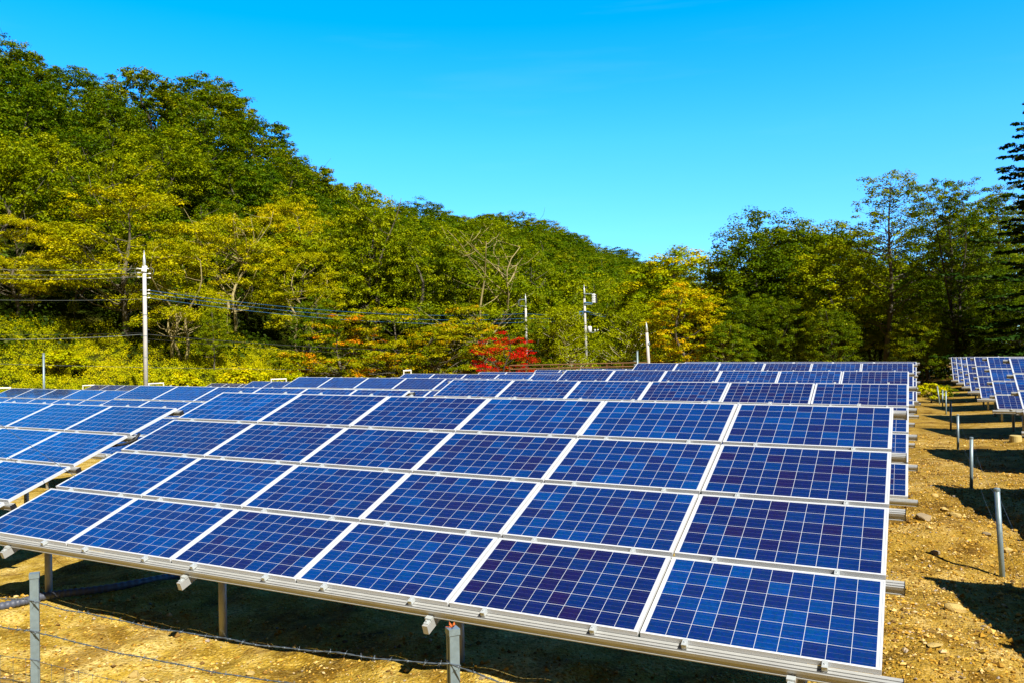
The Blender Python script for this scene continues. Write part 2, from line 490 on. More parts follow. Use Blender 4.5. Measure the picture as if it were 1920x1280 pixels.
mat_metal('bark_pale', (0.36, 0.29, 0.12), 0.35, 0.9, 0.0, 2.5)
mat_metal('bark_birch', (0.62, 0.56, 0.38), 0.3, 0.8, 0.0, 4.0)
mat_metal('bark_red', (0.24, 0.10, 0.04), 0.3, 0.95, 0.0, 3.0)

# ------------------------------------------------------------------ terrain
def grid_mesh(name, xs, ys, zf, mat):
    X, Y = np.meshgrid(xs, ys)
    Z = zf(X, Y)
    nx, ny = len(xs), len(ys)
    V = np.stack([X, Y, Z], -1).reshape(-1, 3)
    i = np.arange(nx * ny).reshape(ny, nx)
    Fq = np.stack([i[:-1, :-1], i[:-1, 1:], i[1:, 1:], i[1:, :-1]], -1).reshape(-1, 4)
    me = bpy.data.meshes.new(name)
    me.from_pydata(V.tolist(), [], Fq.tolist())
    me.update()
    me.polygons.foreach_set('use_smooth', [True] * len(me.polygons))
    me.materials.append(mat)
    return me

def wobble(X, Y):
    r = np.random.default_rng(5)
    z = np.zeros_like(X)
    for i in range(46):
        a = r.uniform(0, 2 * math.pi); w = math.exp(r.uniform(math.log(0.5), math.log(14)))
        z += 0.055 / 14 ** 0.5 * (w ** -0.45) * np.sin(w * (X * math.cos(a) + Y * math.sin(a)) + r.uniform(0, 6.28))
    return z
def ground_z(X, Y):
    near = np.clip(1 - (np.hypot(X + 4, Y - 8) - 14) / 14, 0, 1)
    return G(X, Y) + wobble(X, Y) * near
def axis(lo, hi, d, a, b):
    core = list(np.arange(lo, hi, d))
    s = d; x = core[-1]
    up = []
    while x < b:
        s *= 1.16; x += s; up.append(x)
    s = d; x = core[0]; dn = []
    while x > a:
        s *= 1.16; x -= s; dn.append(x)
    return np.array(dn[::-1] + core + up)
gxs = axis(-13, 4, 0.07, -1500, 1500); gys = axis(2.5, 17, 0.07, -60, 2500)
o = obj('ground', grid_mesh('ground', gxs, gys, ground_z, MAT['ground']))
o['kind'] = 'structure'

# hill: polar sheet from its foot to beyond its ridge
def build_hill():
    pxs = np.linspace(-480, 2180, 190)
    ts = np.concatenate([np.linspace(0.0, 1.0, 50), np.linspace(1.03, 1.9, 12)])
    V = []
    for p in pxs:
        d = ray(p, 640.0); h = math.hypot(d[0], d[1])
        base = min(max(68 + max(0, p - 700) * 0.03, 68), 92) - 1.0
        rd = float(np.interp(p, RPX, RD))
        for t in ts:
            D = base + (rd - base) * t
            V.append((d[0] / h * D, d[1] / h * D))
    V = np.array(V)
    Z = hill_z(V[:, 0], V[:, 1])
    Z += 0.5 * np.sin(V[:, 0] * 0.31 + 1) * np.sin(V[:, 1] * 0.27) * np.clip((np.hypot(V[:, 0], V[:, 1]) - 95) / 20, 0, 1)
    n, m = len(pxs), len(ts)
    i = np.arange(n * m).reshape(n, m)
    Fq = np.stack([i[:-1, :-1], i[1:, :-1], i[1:, 1:], i[:-1, 1:]], -1).reshape(-1, 4)
    me = bpy.data.meshes.new('hill')
    me.from_pydata(np.c_[V, Z].tolist(), [], Fq.tolist()); me.update()
    me.polygons.foreach_set('use_smooth', [True] * len(me.polygons))
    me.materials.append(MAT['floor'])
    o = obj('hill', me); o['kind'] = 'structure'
build_hill()

# ------------------------------------------------------------------ solar arrays
UU = Vector((0.99993, 0.0, -0.01176)); VV = Vector((0.00415, 0.93562, 0.35297)); NN = Vector((0.01100, -0.35300, 0.93556))
PW, PH, GAP = 1.65, 0.99, 0.063
CP, RP = 1.67, PH + GAP
ROWS = 4
LEN = 6 * CP - 0.02
SLOPE = ROWS * RP - GAP

def panel_meshes():
    b = MB(); b.box(0.009, PW - 0.009, 0.009, PH - 0.009, -0.008, -0.0025)
    glass = b.mesh('solar_panel', MAT['cells'])
    f = MB(); t = 0.013; h = 0.042
    f.box(0, t, 0, PH, -h, 0); f.box(PW - t, PW, 0, PH, -h, 0)
    f.box(t, PW - t, 0, t, -h, 0); f.box(t, PW - t, PH - t, PH, -h, 0)
    return glass, f.mesh('frame', MAT['aluminium_frame'])
GLASS, FRAME = panel_meshes()
def rail_mesh():
    b = MB()
    # lipped channel: grooved top, flat web, small foot
    w, h = 0.078, 0.074
    prof = [(-w / 2, -h), (w / 2, -h), (w / 2, 0), (0.012, 0), (0.012, -0.010), (0.002, -0.010), (0.002, 0.0),
            (-0.020, 0.0), (-0.020, -0.012), (-0.028, -0.012), (-0.028, -0.004), (-w / 2, -0.004), (-w / 2, -0.030), (-w / 2 + 0.006, -0.034), (-w / 2 + 0.006, -h + 0.012), (-w / 2, -h + 0.008)]
    b.prism_x(prof, -0.13, LEN + 0.13)
    return b.mesh('rail', MAT['aluminium_rail'])
RAIL = rail_mesh()
def rail_cap_mesh():
    b = MB()
    b.box(-0.00175, 0.00175, -0.041, 0.041, -0.077, 0.003)
    return b.mesh('end_cap', MAT['dark_rubber'])
RAILCAP = rail_cap_mesh()
def rafter_mesh():
    b = MB()
    b.box(-0.026, 0.026, -SLOPE - 0.19, 0.12, -0.200, -0.1195)
    return b.mesh('rafter', MAT['aluminium_rail'])
RAFTER = rafter_mesh()
def bracket_mesh():
    b = MB()
    b.box(-0.030, 0.030, -SLOPE - 0.125, -SLOPE - 0.086, -0.119, -0.092)
    b.box(-0.022, 0.022, -SLOPE - 0.168, -SLOPE - 0.125, -0.119, -0.110)
    b.tube([(0.0, -SLOPE - 0.145, -0.110), (0.0, -SLOPE - 0.145, -0.096)], 0.008, 6)
    return b.mesh('bracket', MAT['steel_clamp'])
BRACKET = bracket_mesh()
def leg_mesh():
    b = MB()
    b.tube([(0, 0, 0), (0, 0, 1)], 0.042, 14)
    return b.mesh('leg', MAT['galvanised_pipe'], smooth=False)
LEG = leg_mesh()
for p in LEG.polygons:
    p.use_smooth = len(p.vertices) == 4
def clamp_mesh():
    b = MB()
    b.box(-0.019, 0.019, -0.029, 0.029, -0.036, 0.003)
    b.box(-0.019, 0.019, 0.029, 0.035, 0.0012, 0.004)
    b.box(-0.019, 0.019, -0.035, -0.029, 0.0012, 0.004)
    b.tube([(0, 0, 0.003), (0, 0, 0.010)], 0.007, 6)
    return b.mesh('clamp', MAT['steel_clamp'])
CLAMP = clamp_mesh()

RAFTERS = (0.68, 3.60, 6.52, 9.44)
def solar_array(T, label, clamps, legs=True):
    """T: upper left corner of the panel surface, camera at the origin's height"""
    T = Vector(T) + Vector((0, 0, CAMZ))
    base = T + UU * (LEN / 2) + VV * (-SLOPE / 2)
    gz = float(G(base.x, base.y))
    root = thing('solar_array', label, 'solar array', (base.x, base.y, gz), 'solar arrays in rows on the gravel ground')
    R = Matrix((UU, VV, NN)).transposed().to_4x4()
    off = T - Vector((base.x, base.y, gz))
    A = Matrix.Translation(off) @ R
    def put(name, me, x, y, z, parent=root):
        return obj(name, me, parent, M=A @ Matrix.Translation((x, y, z)))
    for r in range(ROWS):
        for c in range(6):
            p = put('solar_panel', GLASS, c * CP, -r * RP - PH, random.uniform(-0.001, 0.001))
            f = bpy.data.objects.new('frame', FRAME); COL.objects.link(f); f.parent = p
    for r in range(ROWS + 1):
        v = (0.0315 - r * RP) if r < ROWS else 0.022 - r * RP
        if r == 0: v = -0.030
        q = put('rail', RAIL, 0, v, -0.0435)
        for x in (-0.132, LEN + 0.132): obj('end_cap', RAILCAP, q, (x, 0, 0))
        if clamps:
            for c in range(6):
                for k in (0.21, 0.79):
                    yy = v if r < ROWS else -SLOPE - 0.030
                    if r == 0: yy = 0.031
                    put('clamp', CLAMP, c * CP + PW * k, yy, 0)
    for x in RAFTERS:
        q = put('rafter', RAFTER, x, 0, 0)
        e = bpy.data.objects.new('bracket', BRACKET); COL.objects.link(e); e.parent = q
        for v in (-SLOPE + 0.40, -0.55):
            top = off + R.to_3x3() @ Vector((x, v, -0.17))
            wx, wy = base.x + top.x, base.y + top.y
            bot = float(G(wx, wy)) - 0.25 - gz
            obj('leg', LEG, root, M=Matrix.Translation((top.x, top.y, bot)) @ Matrix.Diagonal((1, 1, top.z - bot, 1)))
    return root

# middle block
ARR = [
    ((-10.237, 9.718, -0.553), 'large tilted solar array filling the foreground, closest to the camera', True),
    ((-10.14, 16.942, -0.617), 'second array of the middle block, its top panel row showing right behind the foreground array', True),
    ((-10.187, 24.189, -0.589), 'third array of the middle block, two rows behind the foreground array', True),
    ((-10.089, 31.323, -0.512), 'fourth array of the middle block, thin blue strip below the birch and stub poles', False),
    ((-10.0, 38.55, -0.600), 'farthest array of the middle block, only its pale top edge showing before dark trees', False),
    # left block
    ((-21.471, 9.839, -0.721), 'front array of the left block, cut by the left picture edge, dark end caps', True),
    ((-21.52, 17.10, -0.778), 'second array of the left block, ending in a black bracket behind the foreground array', True),
    ((-21.42, 24.174, -0.765), 'third array of the left block, four panel columns seen left of the middle block', True),
    ((-21.40, 31.35, -0.860), 'fourth array of the left block, standing below the green maple thicket', False),
    ((-21.35, 38.55, -1.000), 'fifth array of the left block, below the red maple', False),
    ((-21.30, 45.75, -1.075), 'sixth array of the left block, short blue strip below the brown rail fence', False),
    ((-21.15, 52.9, -1.200), 'last array of the left block, a thin pale edge right of the transformer pole', False),
    # far left
    ((-38.0, 23.2, -1.185), 'dark array at the far left, below the thin grey post at the meadow', False),
    ((-53.4, 38.55, -1.715), 'small far array beside a white hoop frame, left of the tall concrete utility pole', False),
    ((-38.0, 38.55, -1.475), 'far array before the yellow meadow with a white hoop frame on its upper edge', False),
    ((-49.4, 45.75, -1.910), 'low far array just right of the tall concrete utility pole, in front of yellow scrub', False),
    ((-32.3, 45.75, -1.500), 'tiny far array corner peeping out left of the fourth array of the left block', False),
    # right block
    ((2.12, 9.72, -0.30), 'array of the right block nearest the camera, outside the picture, shading the gravel lane', False),
    ((2.12, 16.95, -0.34), 'second array of the right block, outside the picture, shading the lane by the fence posts', False),
    ((2.12, 24.17, -0.385), 'array of the right block cut off by the right picture edge', True),
    ((2.12, 31.45, -0.450), 'array of the right block standing above the round concrete stub', True),
    ((2.13, 38.4, -0.540), 'third array counted from the right picture edge in the right block', False),
    ((2.17, 45.4, -0.630), 'fourth array counted from the right picture edge in the right block', False),
    ((2.24, 52.4, -0.735), 'fifth array counted from the right picture edge in the right block', False),
    ((2.26, 59.3, -0.830), 'sixth array counted from the right picture edge, second farthest of the right block', False),
    ((2.22, 66.0, -0.920), 'farthest array of the right block, at the end of the gravel lane', False),
]
for T, lab, cl in ARR:
    solar_array(T, lab, cl)

# black cable hanging from the end of the left front array
b = MB()
c0 = Vector((-11.46, 8.62, CAMZ - 1.31))
b.tube([c0 + Vector(p) for p in ((-0.25, -0.05, -0.06), (-0.1, 0.05, -0.05), (0.05, 0.16, -0.03), (0.15, 0.26, 0.03), (0.17, 0.33, 0.13))], 0.022, 8)
tag(b.build('cable', MAT['dark_rubber'], smooth=True), 'short black cable sticking out from the end of the left front array', 'cable')

# ------------------------------------------------------------------ fence posts and wire
def c_post_mesh(h):
    b = MB()
    w = 0.034; t = 0.004
    prof = [(-w, -w), (w, -w), (w, w), (-w, w), (-w, 0.009), (-w + 0.014, 0.009), (-w + 0.014, w - t), (w - t, w - t), (w - t, -w + t), (-w + 0.014, -w + t), (-w + 0.014, -0.009), (-w, -0.009)]
    b.prism_z(prof, -0.4, h)
    return b.mesh('post_body', MAT['galvanised'])
def cap_mesh(h):
    b = MB(); w = 0.039
    b.box(-w, w, -w, w, h - 0.034, h + 0.008)
    return b.mesh('cap', MAT['galvanised'])
def tie_mesh(z):
    b = MB(); w = 0.037
    b.tube([(-w, -w, z + 0.006), (w, -w, z - 0.02), (w, w, z - 0.03), (-w, w, z + 0.004), (-w, -w, z + 0.006)], 0.004, 6)
    return b.mesh('wire_tie', MAT['wire'])
ZT = CAMZ - 1.85
post_a = on_z(65, 1075, ZT); post_b = on_z(849, 1178, ZT)
WIRES = (0.22, 0.48, 0.73)
fence_dir = (post_b - post_a).normalized()
posts_front = []
for p, lab, rz in ((post_a, 'galvanised channel fence post in front of the grey corrugated pipe, at the lower left', 0.0),
                   (post_b, 'galvanised channel fence post with a dry leaf on its cap, at bottom centre', 0.0)):
    gz = float(G(p.x, p.y)); h = ZT - gz
    r = thing('fence_post', lab, 'fence post', (p.x, p.y, gz), 'posts of the wire fence', math.radians(52))
    obj('post_body', c_post_mesh(h), r); obj('cap', cap_mesh(h), r)
    for w in WIRES: obj('wire_tie', tie_mesh(h - w), r)
    posts_front.append(r)
b = MB()
random.seed(4)
for k in range(7):
    a = random.uniform(0, 6.28); l = random.uniform(0.02, 0.045)
    d = Vector((math.cos(a), math.sin(a), random.uniform(0.1, 0.9)))
    s = Vector((-math.sin(a), math.cos(a), 0)) * 0.009
    c = Vector((random.uniform(-0.015, 0.015), random.uniform(-0.015, 0.015), 0.0))
    b.add([c - s * .4, c + d * l * .5 - s, c + d * l, c + d * l * .5 + s, c + Vector((0, 0, 0.004))], [(0, 1, 4), (1, 2, 4), (2, 3, 4), (3, 0, 4)])
tag(b.build('dry_leaf', MAT['rust_leaf'], loc=post_b + Vector((-0.01, 0, 0.010))), 'curled orange dry leaf lying on the cap of a fence post', 'leaf')

def barbed(name, label, p0, p1, sag, barbs=True, r=0.0032, n=90, m='wire', wav=0.0):
    p0 = Vector(p0); p1 = Vector(p1); L = (p1 - p0).length
    d = (p1 - p0) / L
    side = d.cross(Vector((0, 0, 1))).normalized(); upv = side.cross(d)
    b = MB()
    ph = random.uniform(0, 6)
    def pos(t):
        q = p0 + (p1 - p0) * t
        q.z -= sag * 4 * t * (1 - t)
        q.z += wav * (math.sin(t * 23 + ph) + 0.6 * math.sin(t * 51 + ph * 2))
        return q
    strands = 2 if barbs else 1
    n = int(L * (26 if barbs else 8)) + 4
    for s in range(strands):
        pts = []
        for i in range(n + 1):
            t = i / n
            a = i * 1.25 + math.pi * s
            off = (side * math.cos(a) + upv * math.sin(a)) * (r * 1.05) if barbs else Vector((0, 0, 0))
            pts.append(pos(t) + off)
        b.tube(pts, r, 5)
    if barbs:
        x = 0.06
        while x < L:
            q = pos(x / L)
            for s in range(2):
                c = q + d * (0.008 * s)
                a = random.uniform(0, 6.28)
                e = side * math.cos(a) + upv * math.sin(a)
                b.tube([c - e * 0.024 - d * 0.004, c + e * 0.024 + d * 0.004], [r * 0.5, r * 0.5], 4)
            b.tube([q - d * 0.009, q + d * 0.014], r * 2.1, 6)
            x += 0.125 * random.uniform(0.85, 1.15)
    return tag(b.build(name, MAT[m], smooth=True), label, 'wire')
random.seed(9)
# the front fence runs on past both posts
step = post_b - post_a
pz_a, pz_b = post_a.z, post_b.z
end_l = post_a - step; end_r = post_b + Vector((3.6, -0.2, 0))
face = Vector((0.0, -0.045, 0.0))
lab3 = ('topmost barbed wire of the front fence', 'second barbed wire of the front fence')
for w, lab, wav in zip(WIRES[:2], lab3, (0.006, 0.004)):
    dz = Vector((0, 0, -w)) + face
    b0 = barbed('barbed_wire', lab + ', stretched between the two channel posts', post_a + dz, post_b + dz, 0.07, wav=wav)
    barbed('barbed_wire', lab + ', running off to the left picture edge', end_l + dz, post_a + dz, 0.05, wav=wav)
    barbed('barbed_wire', lab + ', sinking from the leaf-topped post to the bottom edge', post_b + dz, end_r + dz + Vector((0, 0, -0.05)), 0.09, wav=wav)
# net wire below
b = MB()
for i in range(3):
    z = Vector((0, 0, -WIRES[2] - 0.20 * i)) + face
    for p, q in ((end_l, post_a), (post_a, post_b), (post_b, end_r)):
        pts = []
        for k in range(25):
            t = k / 24
            c = p + (q - p) * t + z; c.z -= 0.05 * 4 * t * (1 - t); pts.append(c)
        b.tube(pts, 0.0022, 5)
for p, q in ((end_l, post_a), (post_a, post_b), (post_b, end_r)):
    L = (q - p).length; k = 0.1
    while k < L:
        t = k / L
        c = p + (q - p) * t + face; c.z -= 0.05 * 4 * t * (1 - t)
        b.tube([c + Vector((0, 0, -WIRES[2] + 0.004)), c + Vector((0, 0, -WIRES[2] - 0.42))], 0.0016, 4)
        b.tube([c + Vector((0, 0, -WIRES[2] + 0.006)), c + Vector((0, 0, -WIRES[2] - 0.008))], 0.0045, 5)
        k += 0.165
tag(b.build('wire_net', MAT['wire']), 'thin square wire netting along the foot of the front fence', 'netting')

# round posts along the lane
def pipe_post_mesh(h):
    b = MB(); b.tube([(0, 0, -0.35), (0, 0, h)], 0.032, 14)
    me = b.mesh('post_body', MAT['galvanised'])
    for p in me.polygons: p.use_smooth = len(p.vertices) == 4
    return me
PIPE = pipe_post_mesh(1.0)
def pipecap():
    b = MB(); b.tube([(0, 0, 0.985), (0, 0, 1.012), (0, 0, 1.022)], [0.036, 0.036, 0.024], 14)
    return b.mesh('cap', MAT['galvanised'])
PCAP = pipecap()
lane = [((1880, 1080), (1870, 917)), ((1822, 912), (1822, 820)), ((1797, 839.7), (1796.6, 777)), ((1783.5, 806), (1783, 752.5)),
        ((1774.7, 776), (1774, 732)), ((1768, 765.6), (1768, 730)), ((1762.5, 757), (1758, 723))]
lane_lab = ['round galvanised fence post nearest the camera on the gravel lane, casting a long thin shadow',
            'round fence post on the lane, second from the camera, beside a dark shadow wedge',
            'round fence post on the lane, third from the camera', 'round fence post on the lane, fourth from the camera',
            'round fence post on the lane, fifth from the camera', 'round fence post on the lane, sixth from the camera, small and thin',
            'farthest fence post on the lane, in front of the bush at its end']
tops = []
for i, (((x, y), (xt, yt)), lab) in enumerate(zip(lane, lane_lab)):
    p = on_ground(x, y)
    d = ray(xt, yt); k = p.y / d[1]
    top = Vector((d[0] * k, d[1] * k, CAMZ + d[2] * k))
    r = thing('fence_post', lab, 'fence post', p, 'posts of the wire fence')
    v = top - p
    q = Vector((0, 0, 1)).rotation_difference(v.normalized()).to_matrix().to_4x4()
    M = q @ Matrix.Diagonal((1, 1, v.length, 1))
    if i == 0:
        pb = obj('post_body', PIPE, r, M=M); pc = obj('cap', PCAP, r, M=M)
        a0 = pb; a1 = pc
    else:
        pb = dup(a0, r); pb.matrix_local = M
        pc = dup(a1, r); pc.matrix_local = M
    tops.append(top)
for i in range(len(tops) - 2):
    for w, nm in ((0.12, 'upper'), (0.52, 'lower')):
        dz = Vector((0.034, 0, -w))
        barbed('fence_wire', f'thin {nm} sagging wire between two round lane posts, ' + ('nearest span', 'second span', 'third span', 'fourth span', 'fifth span')[i],
               tops[i] + dz, tops[i + 1] + dz, 0.16, barbs=False, r=0.0013)
e = tops[0] + Vector((0.1, -6.5, 0.05))
for w, nm in ((0.12, 'upper'), (0.52, 'lower')):
    barbed('fence_wire', f'thin {nm} wire hanging from the nearest round lane post towards the right picture edge', tops[0] + Vector((0.034, 0, -w)), e + Vector((0.034, 0, -w)), 0.2, barbs=False, r=0.0013)

# conduit
b = MB()
pa = on_ground(-70, 1160); pb_ = on_ground(40, 1136); pc_ = on_ground(88, 1124); pd_ = on_ground(210, 1108); pe_ = on_ground(340, 1083)
ctrl = [Vector((p.x, p.y, p.z + 0.05)) for p in (pa, pb_, pc_, pd_, pe_)]
pts = []; rad = []
for i in range(len(ctrl) - 1):
    N = 46
    for k in range(N):
        t = k / N
        p0 = ctrl[max(i - 1, 0)]; p1 = ctrl[i]; p2 = ctrl[i + 1]; p3 = ctrl[min(i + 2, len(ctrl) - 1)]
        q = 0.5 * ((2 * p1) + (p2 - p0) * t + (2 * p0 - 5 * p1 + 4 * p2 - p3) * t * t + (3 * p1 - p0 - 3 * p2 + p3) * t ** 3)
        pts.append(q); rad.append(0.050 if (k // 2) % 2 else 0.043)
b.tube(pts, rad, 12)
tag(b.build('corrugated_pipe', MAT['grey_plastic'], smooth=True), 'grey corrugated cable pipe lying on the soil by the left array leg', 'pipe')

# concrete stub
p = on_ground(1905, 827)
b = MB(); b.tube([(0, 0, -0.1), (0, 0, 0.17), (0, 0, 0.185)], [0.16, 0.155, 0.145], 20)
tag(b.build('concrete_stub', MAT['yellowed_concrete'], loc=p), 'short round yellowish concrete stub standing below the right array', 'concrete stub')

# thin wire over the left array
b = MB()
q0 = Vector((-12.6, 5.75, CAMZ - 1.98)); q1 = Vector((-11.05, 7.35, CAMZ - 1.65))
d0 = ray(-40, 765); d1 = ray(142, 893)
k0 = 8.2 / d0[1]; k1 = 6.9 / d1[1]
q0 = Vector((d0[0] * k0, d0[1] * k0, CAMZ + d0[2] * k0)); q1 = Vector((d1[0] * k1, d1[1] * k1, CAMZ + d1[2] * k1))
b.tube([q0, (q0 + q1) / 2 + Vector((0, 0, -0.01)), q1], 0.004, 6)
tag(b.build('loose_wire', MAT['wire']), 'thin loose wire slanting across the panels of the left front array', 'wire')

# ------------------------------------------------------------------ stones
def rock_mesh(seed, flat=0.6):
    r = np.random.default_rng(seed)
    import bmesh
    bm = bmesh.new(); bmesh.ops.create_icosphere(bm, subdivisions=3, radius=1)
    planes = [(Vector(r.normal(size=3)).normalized(), r.uniform(0.55, 0.85)) for _ in range(12)]
    for v in bm.verts:
        c = v.co.copy()
        for n, d in planes:
            s = c.dot(n)
            if s > d: c -= n * (s - d)
        c.z *= flat
        v.co = c * (1 + r.normal() * 0.012)
    me = bpy.data.meshes.new('stone'); bm.to_mesh(me); bm.free()
    me.materials.append(MAT['stone'])
    return me
rocks = [(1792, 1143, 17, 'pale angular stone at the edge of the shadow wedge on the lane'), (1733, 973, 17, 'large pale flat stone beside the foreground array rail ends'),
         (1755, 1038, 10, 'grey stone on the open lane above the post shadow'), (1752, 1211, 15, 'long grey slab of stone near the lower right'),
         (1751, 930, 9, 'small yellow stone at the tip of the second shadow wedge'), (1740, 934, 9, 'small grey stone next to the yellow one at the tip of the shadow'),
         (1771, 956, 9, 'brown stone below the second shadow wedge'), (1791, 968, 11, 'reddish brown stone by the shadow edge'),
         (1890, 1032, 11, 'bluish grey stone right of the nearest lane post'), (1852, 1003, 9, 'pale stone left of the nearest lane post'),
         (1848, 1175, 7, 'small brown stone at the ragged shadow edge'), (470, 1263, 9, 'reddish stone below the wire at the lower centre'),
         (253, 1266, 13, 'white stone at the lower left among gravel'), (905, 1270, 8, 'small stone right of the leaf-topped post')]
for i, (x, y, w, lab) in enumerate(rocks):
    p = on_ground(x, y)
    s = w * (p - Vector((0, 0, CAMZ))).length / F_PX
    o = obj('stone', rock_mesh(i + 3, 0.5 if i != 3 else 0.22), None, loc=p + Vector((0, 0, s * 0.18)))
    o.scale = (s, s * 0.75, s); o.rotation_euler = (0.1, 0.05, i * 1.3)
    tag(o, lab, 'stone', 'loose stones on the gravel')

def pebbles():
    r = np.random.default_rng(21)
    n = 34000
    x = r.uniform(-10.5, 4.5, n); y = 3.2 + (r.uniform(0, 1, n) ** 1.8) * 22
    nl = 16000
    x = np.concatenate([x, r.uniform(-0.5, 2.6, nl)]); y = np.concatenate([y, 6.0 + (r.uniform(0, 1, nl) ** 1.5) * 24]); n = len(x)
    keep = (np.hypot(x, y) > 3.5) & ((x > -0.6) | (y < 6.8))
    x, y = x[keep], y[keep]; n = len(x)
    z = ground_z(x, y)
    s = np.exp(r.normal(math.log(0.013), 0.42, n)); s = np.clip(s, 0.006, 0.045)
    # irregular octahedron-like pebbles as 8 triangles
    dirs = np.array([[1, 0, 0], [0, 1, 0], [-1, 0, 0], [0, -1, 0], [0, 0, 1], [0, 0, -1]], float)
    P = dirs[None] * r.uniform(0.65, 1.15, (n, 6, 1)) * np.array([1, 1, 0.7])
    P += r.normal(0, 0.15, P.shape)
    a = r.uniform(0, 6.28, n); ca, sa = np.cos(a)[:, None], np.sin(a)[:, None]
    X = P[..., 0] * ca - P[..., 1] * sa; Y = P[..., 0] * sa + P[..., 1] * ca
    P = np.stack([X, Y, P[..., 2]], -1) * s[:, None, None] + np.stack([x, y, z + s * 0.35], -1)[:, None, :]
    T = np.array([[0, 1, 4], [1, 2, 4], [2, 3, 4], [3, 0, 4], [1, 0, 5], [2, 1, 5], [3, 2, 5], [0, 3, 5]])
    V = P[:, T, :].reshape(-1, 3, 3)
    tint = np.repeat(r.uniform(0, 1, n), 8)
    o = obj('gravel', quads_mesh('gravel', V, MAT['pebbles'], tint, 3))
    o['kind'] = 'stuff'; tag(o, 'loose yellow brown gravel strewn over the bare soil', 'gravel')
pebbles()

# ------------------------------------------------------------------ foliage
def leaves(centers, rad, flat, n, size, r, tints, upb=0.55, shell=0.45):
    """leaf quads filling flattened clumps"""
    C = np.repeat(centers, n, 0); R_ = np.repeat(rad, n); T = np.repeat(tints, n)
    N = len(C)
    d = r.normal(size=(N, 3)); d /= np.linalg.norm(d, axis=1)[:, None]
    d[:, 2] = np.where(d[:, 2] < -0.3, -d[:, 2], d[:, 2])
    rr = r.uniform(0, 1, N) ** shell
    P = C + d * (R_ * rr)[:, None] * np.array([1, 1, flat])
    nrm = d * 0.85 + np.array([0, 0, upb]) + r.normal(size=(N, 3)) * 0.40
    nrm /= np.linalg.norm(nrm, axis=1)[:, None]
    t = np.cross(nrm, r.normal(size=(N, 3))); t /= np.linalg.norm(t, axis=1)[:, None] + 1e-9
    bt = np.cross(nrm, t)
    s = size * r.uniform(0.55, 1.3, N)[:, None]
    V = np.stack([P - t * s * 0.5, P - bt * s * 0.33 + t * s * 0.05, P + t * s * 0.55 - nrm * s * 0.12, P + bt * s * 0.33 + t * s * 0.05], 1)
    tint = np.clip(T + r.normal(0, 0.11, N), 0, 1)
    return V, tint

def limb(b, p0, p1, r0, r1, r, bend=0.18, n=5):
    p0 = np.array(p0, float); p1 = np.array(p1, float); L = np.linalg.norm(p1 - p0)
    off = r.normal(size=3) * L * bend; off[2] = -abs(off[2]) * 0.6
    pts = []; rad = []
    for i in range(n + 1):
        t = i / n
        pts.append(p0 + (p1 - p0) * t + off * math.sin(math.pi * t) * 0.6 + (r.normal(size=3) * L * 0.015 if 0 < i < n else 0))
        rad.append(r0 + (r1 - r0) * t)
    b.tube(pts, rad, 6)

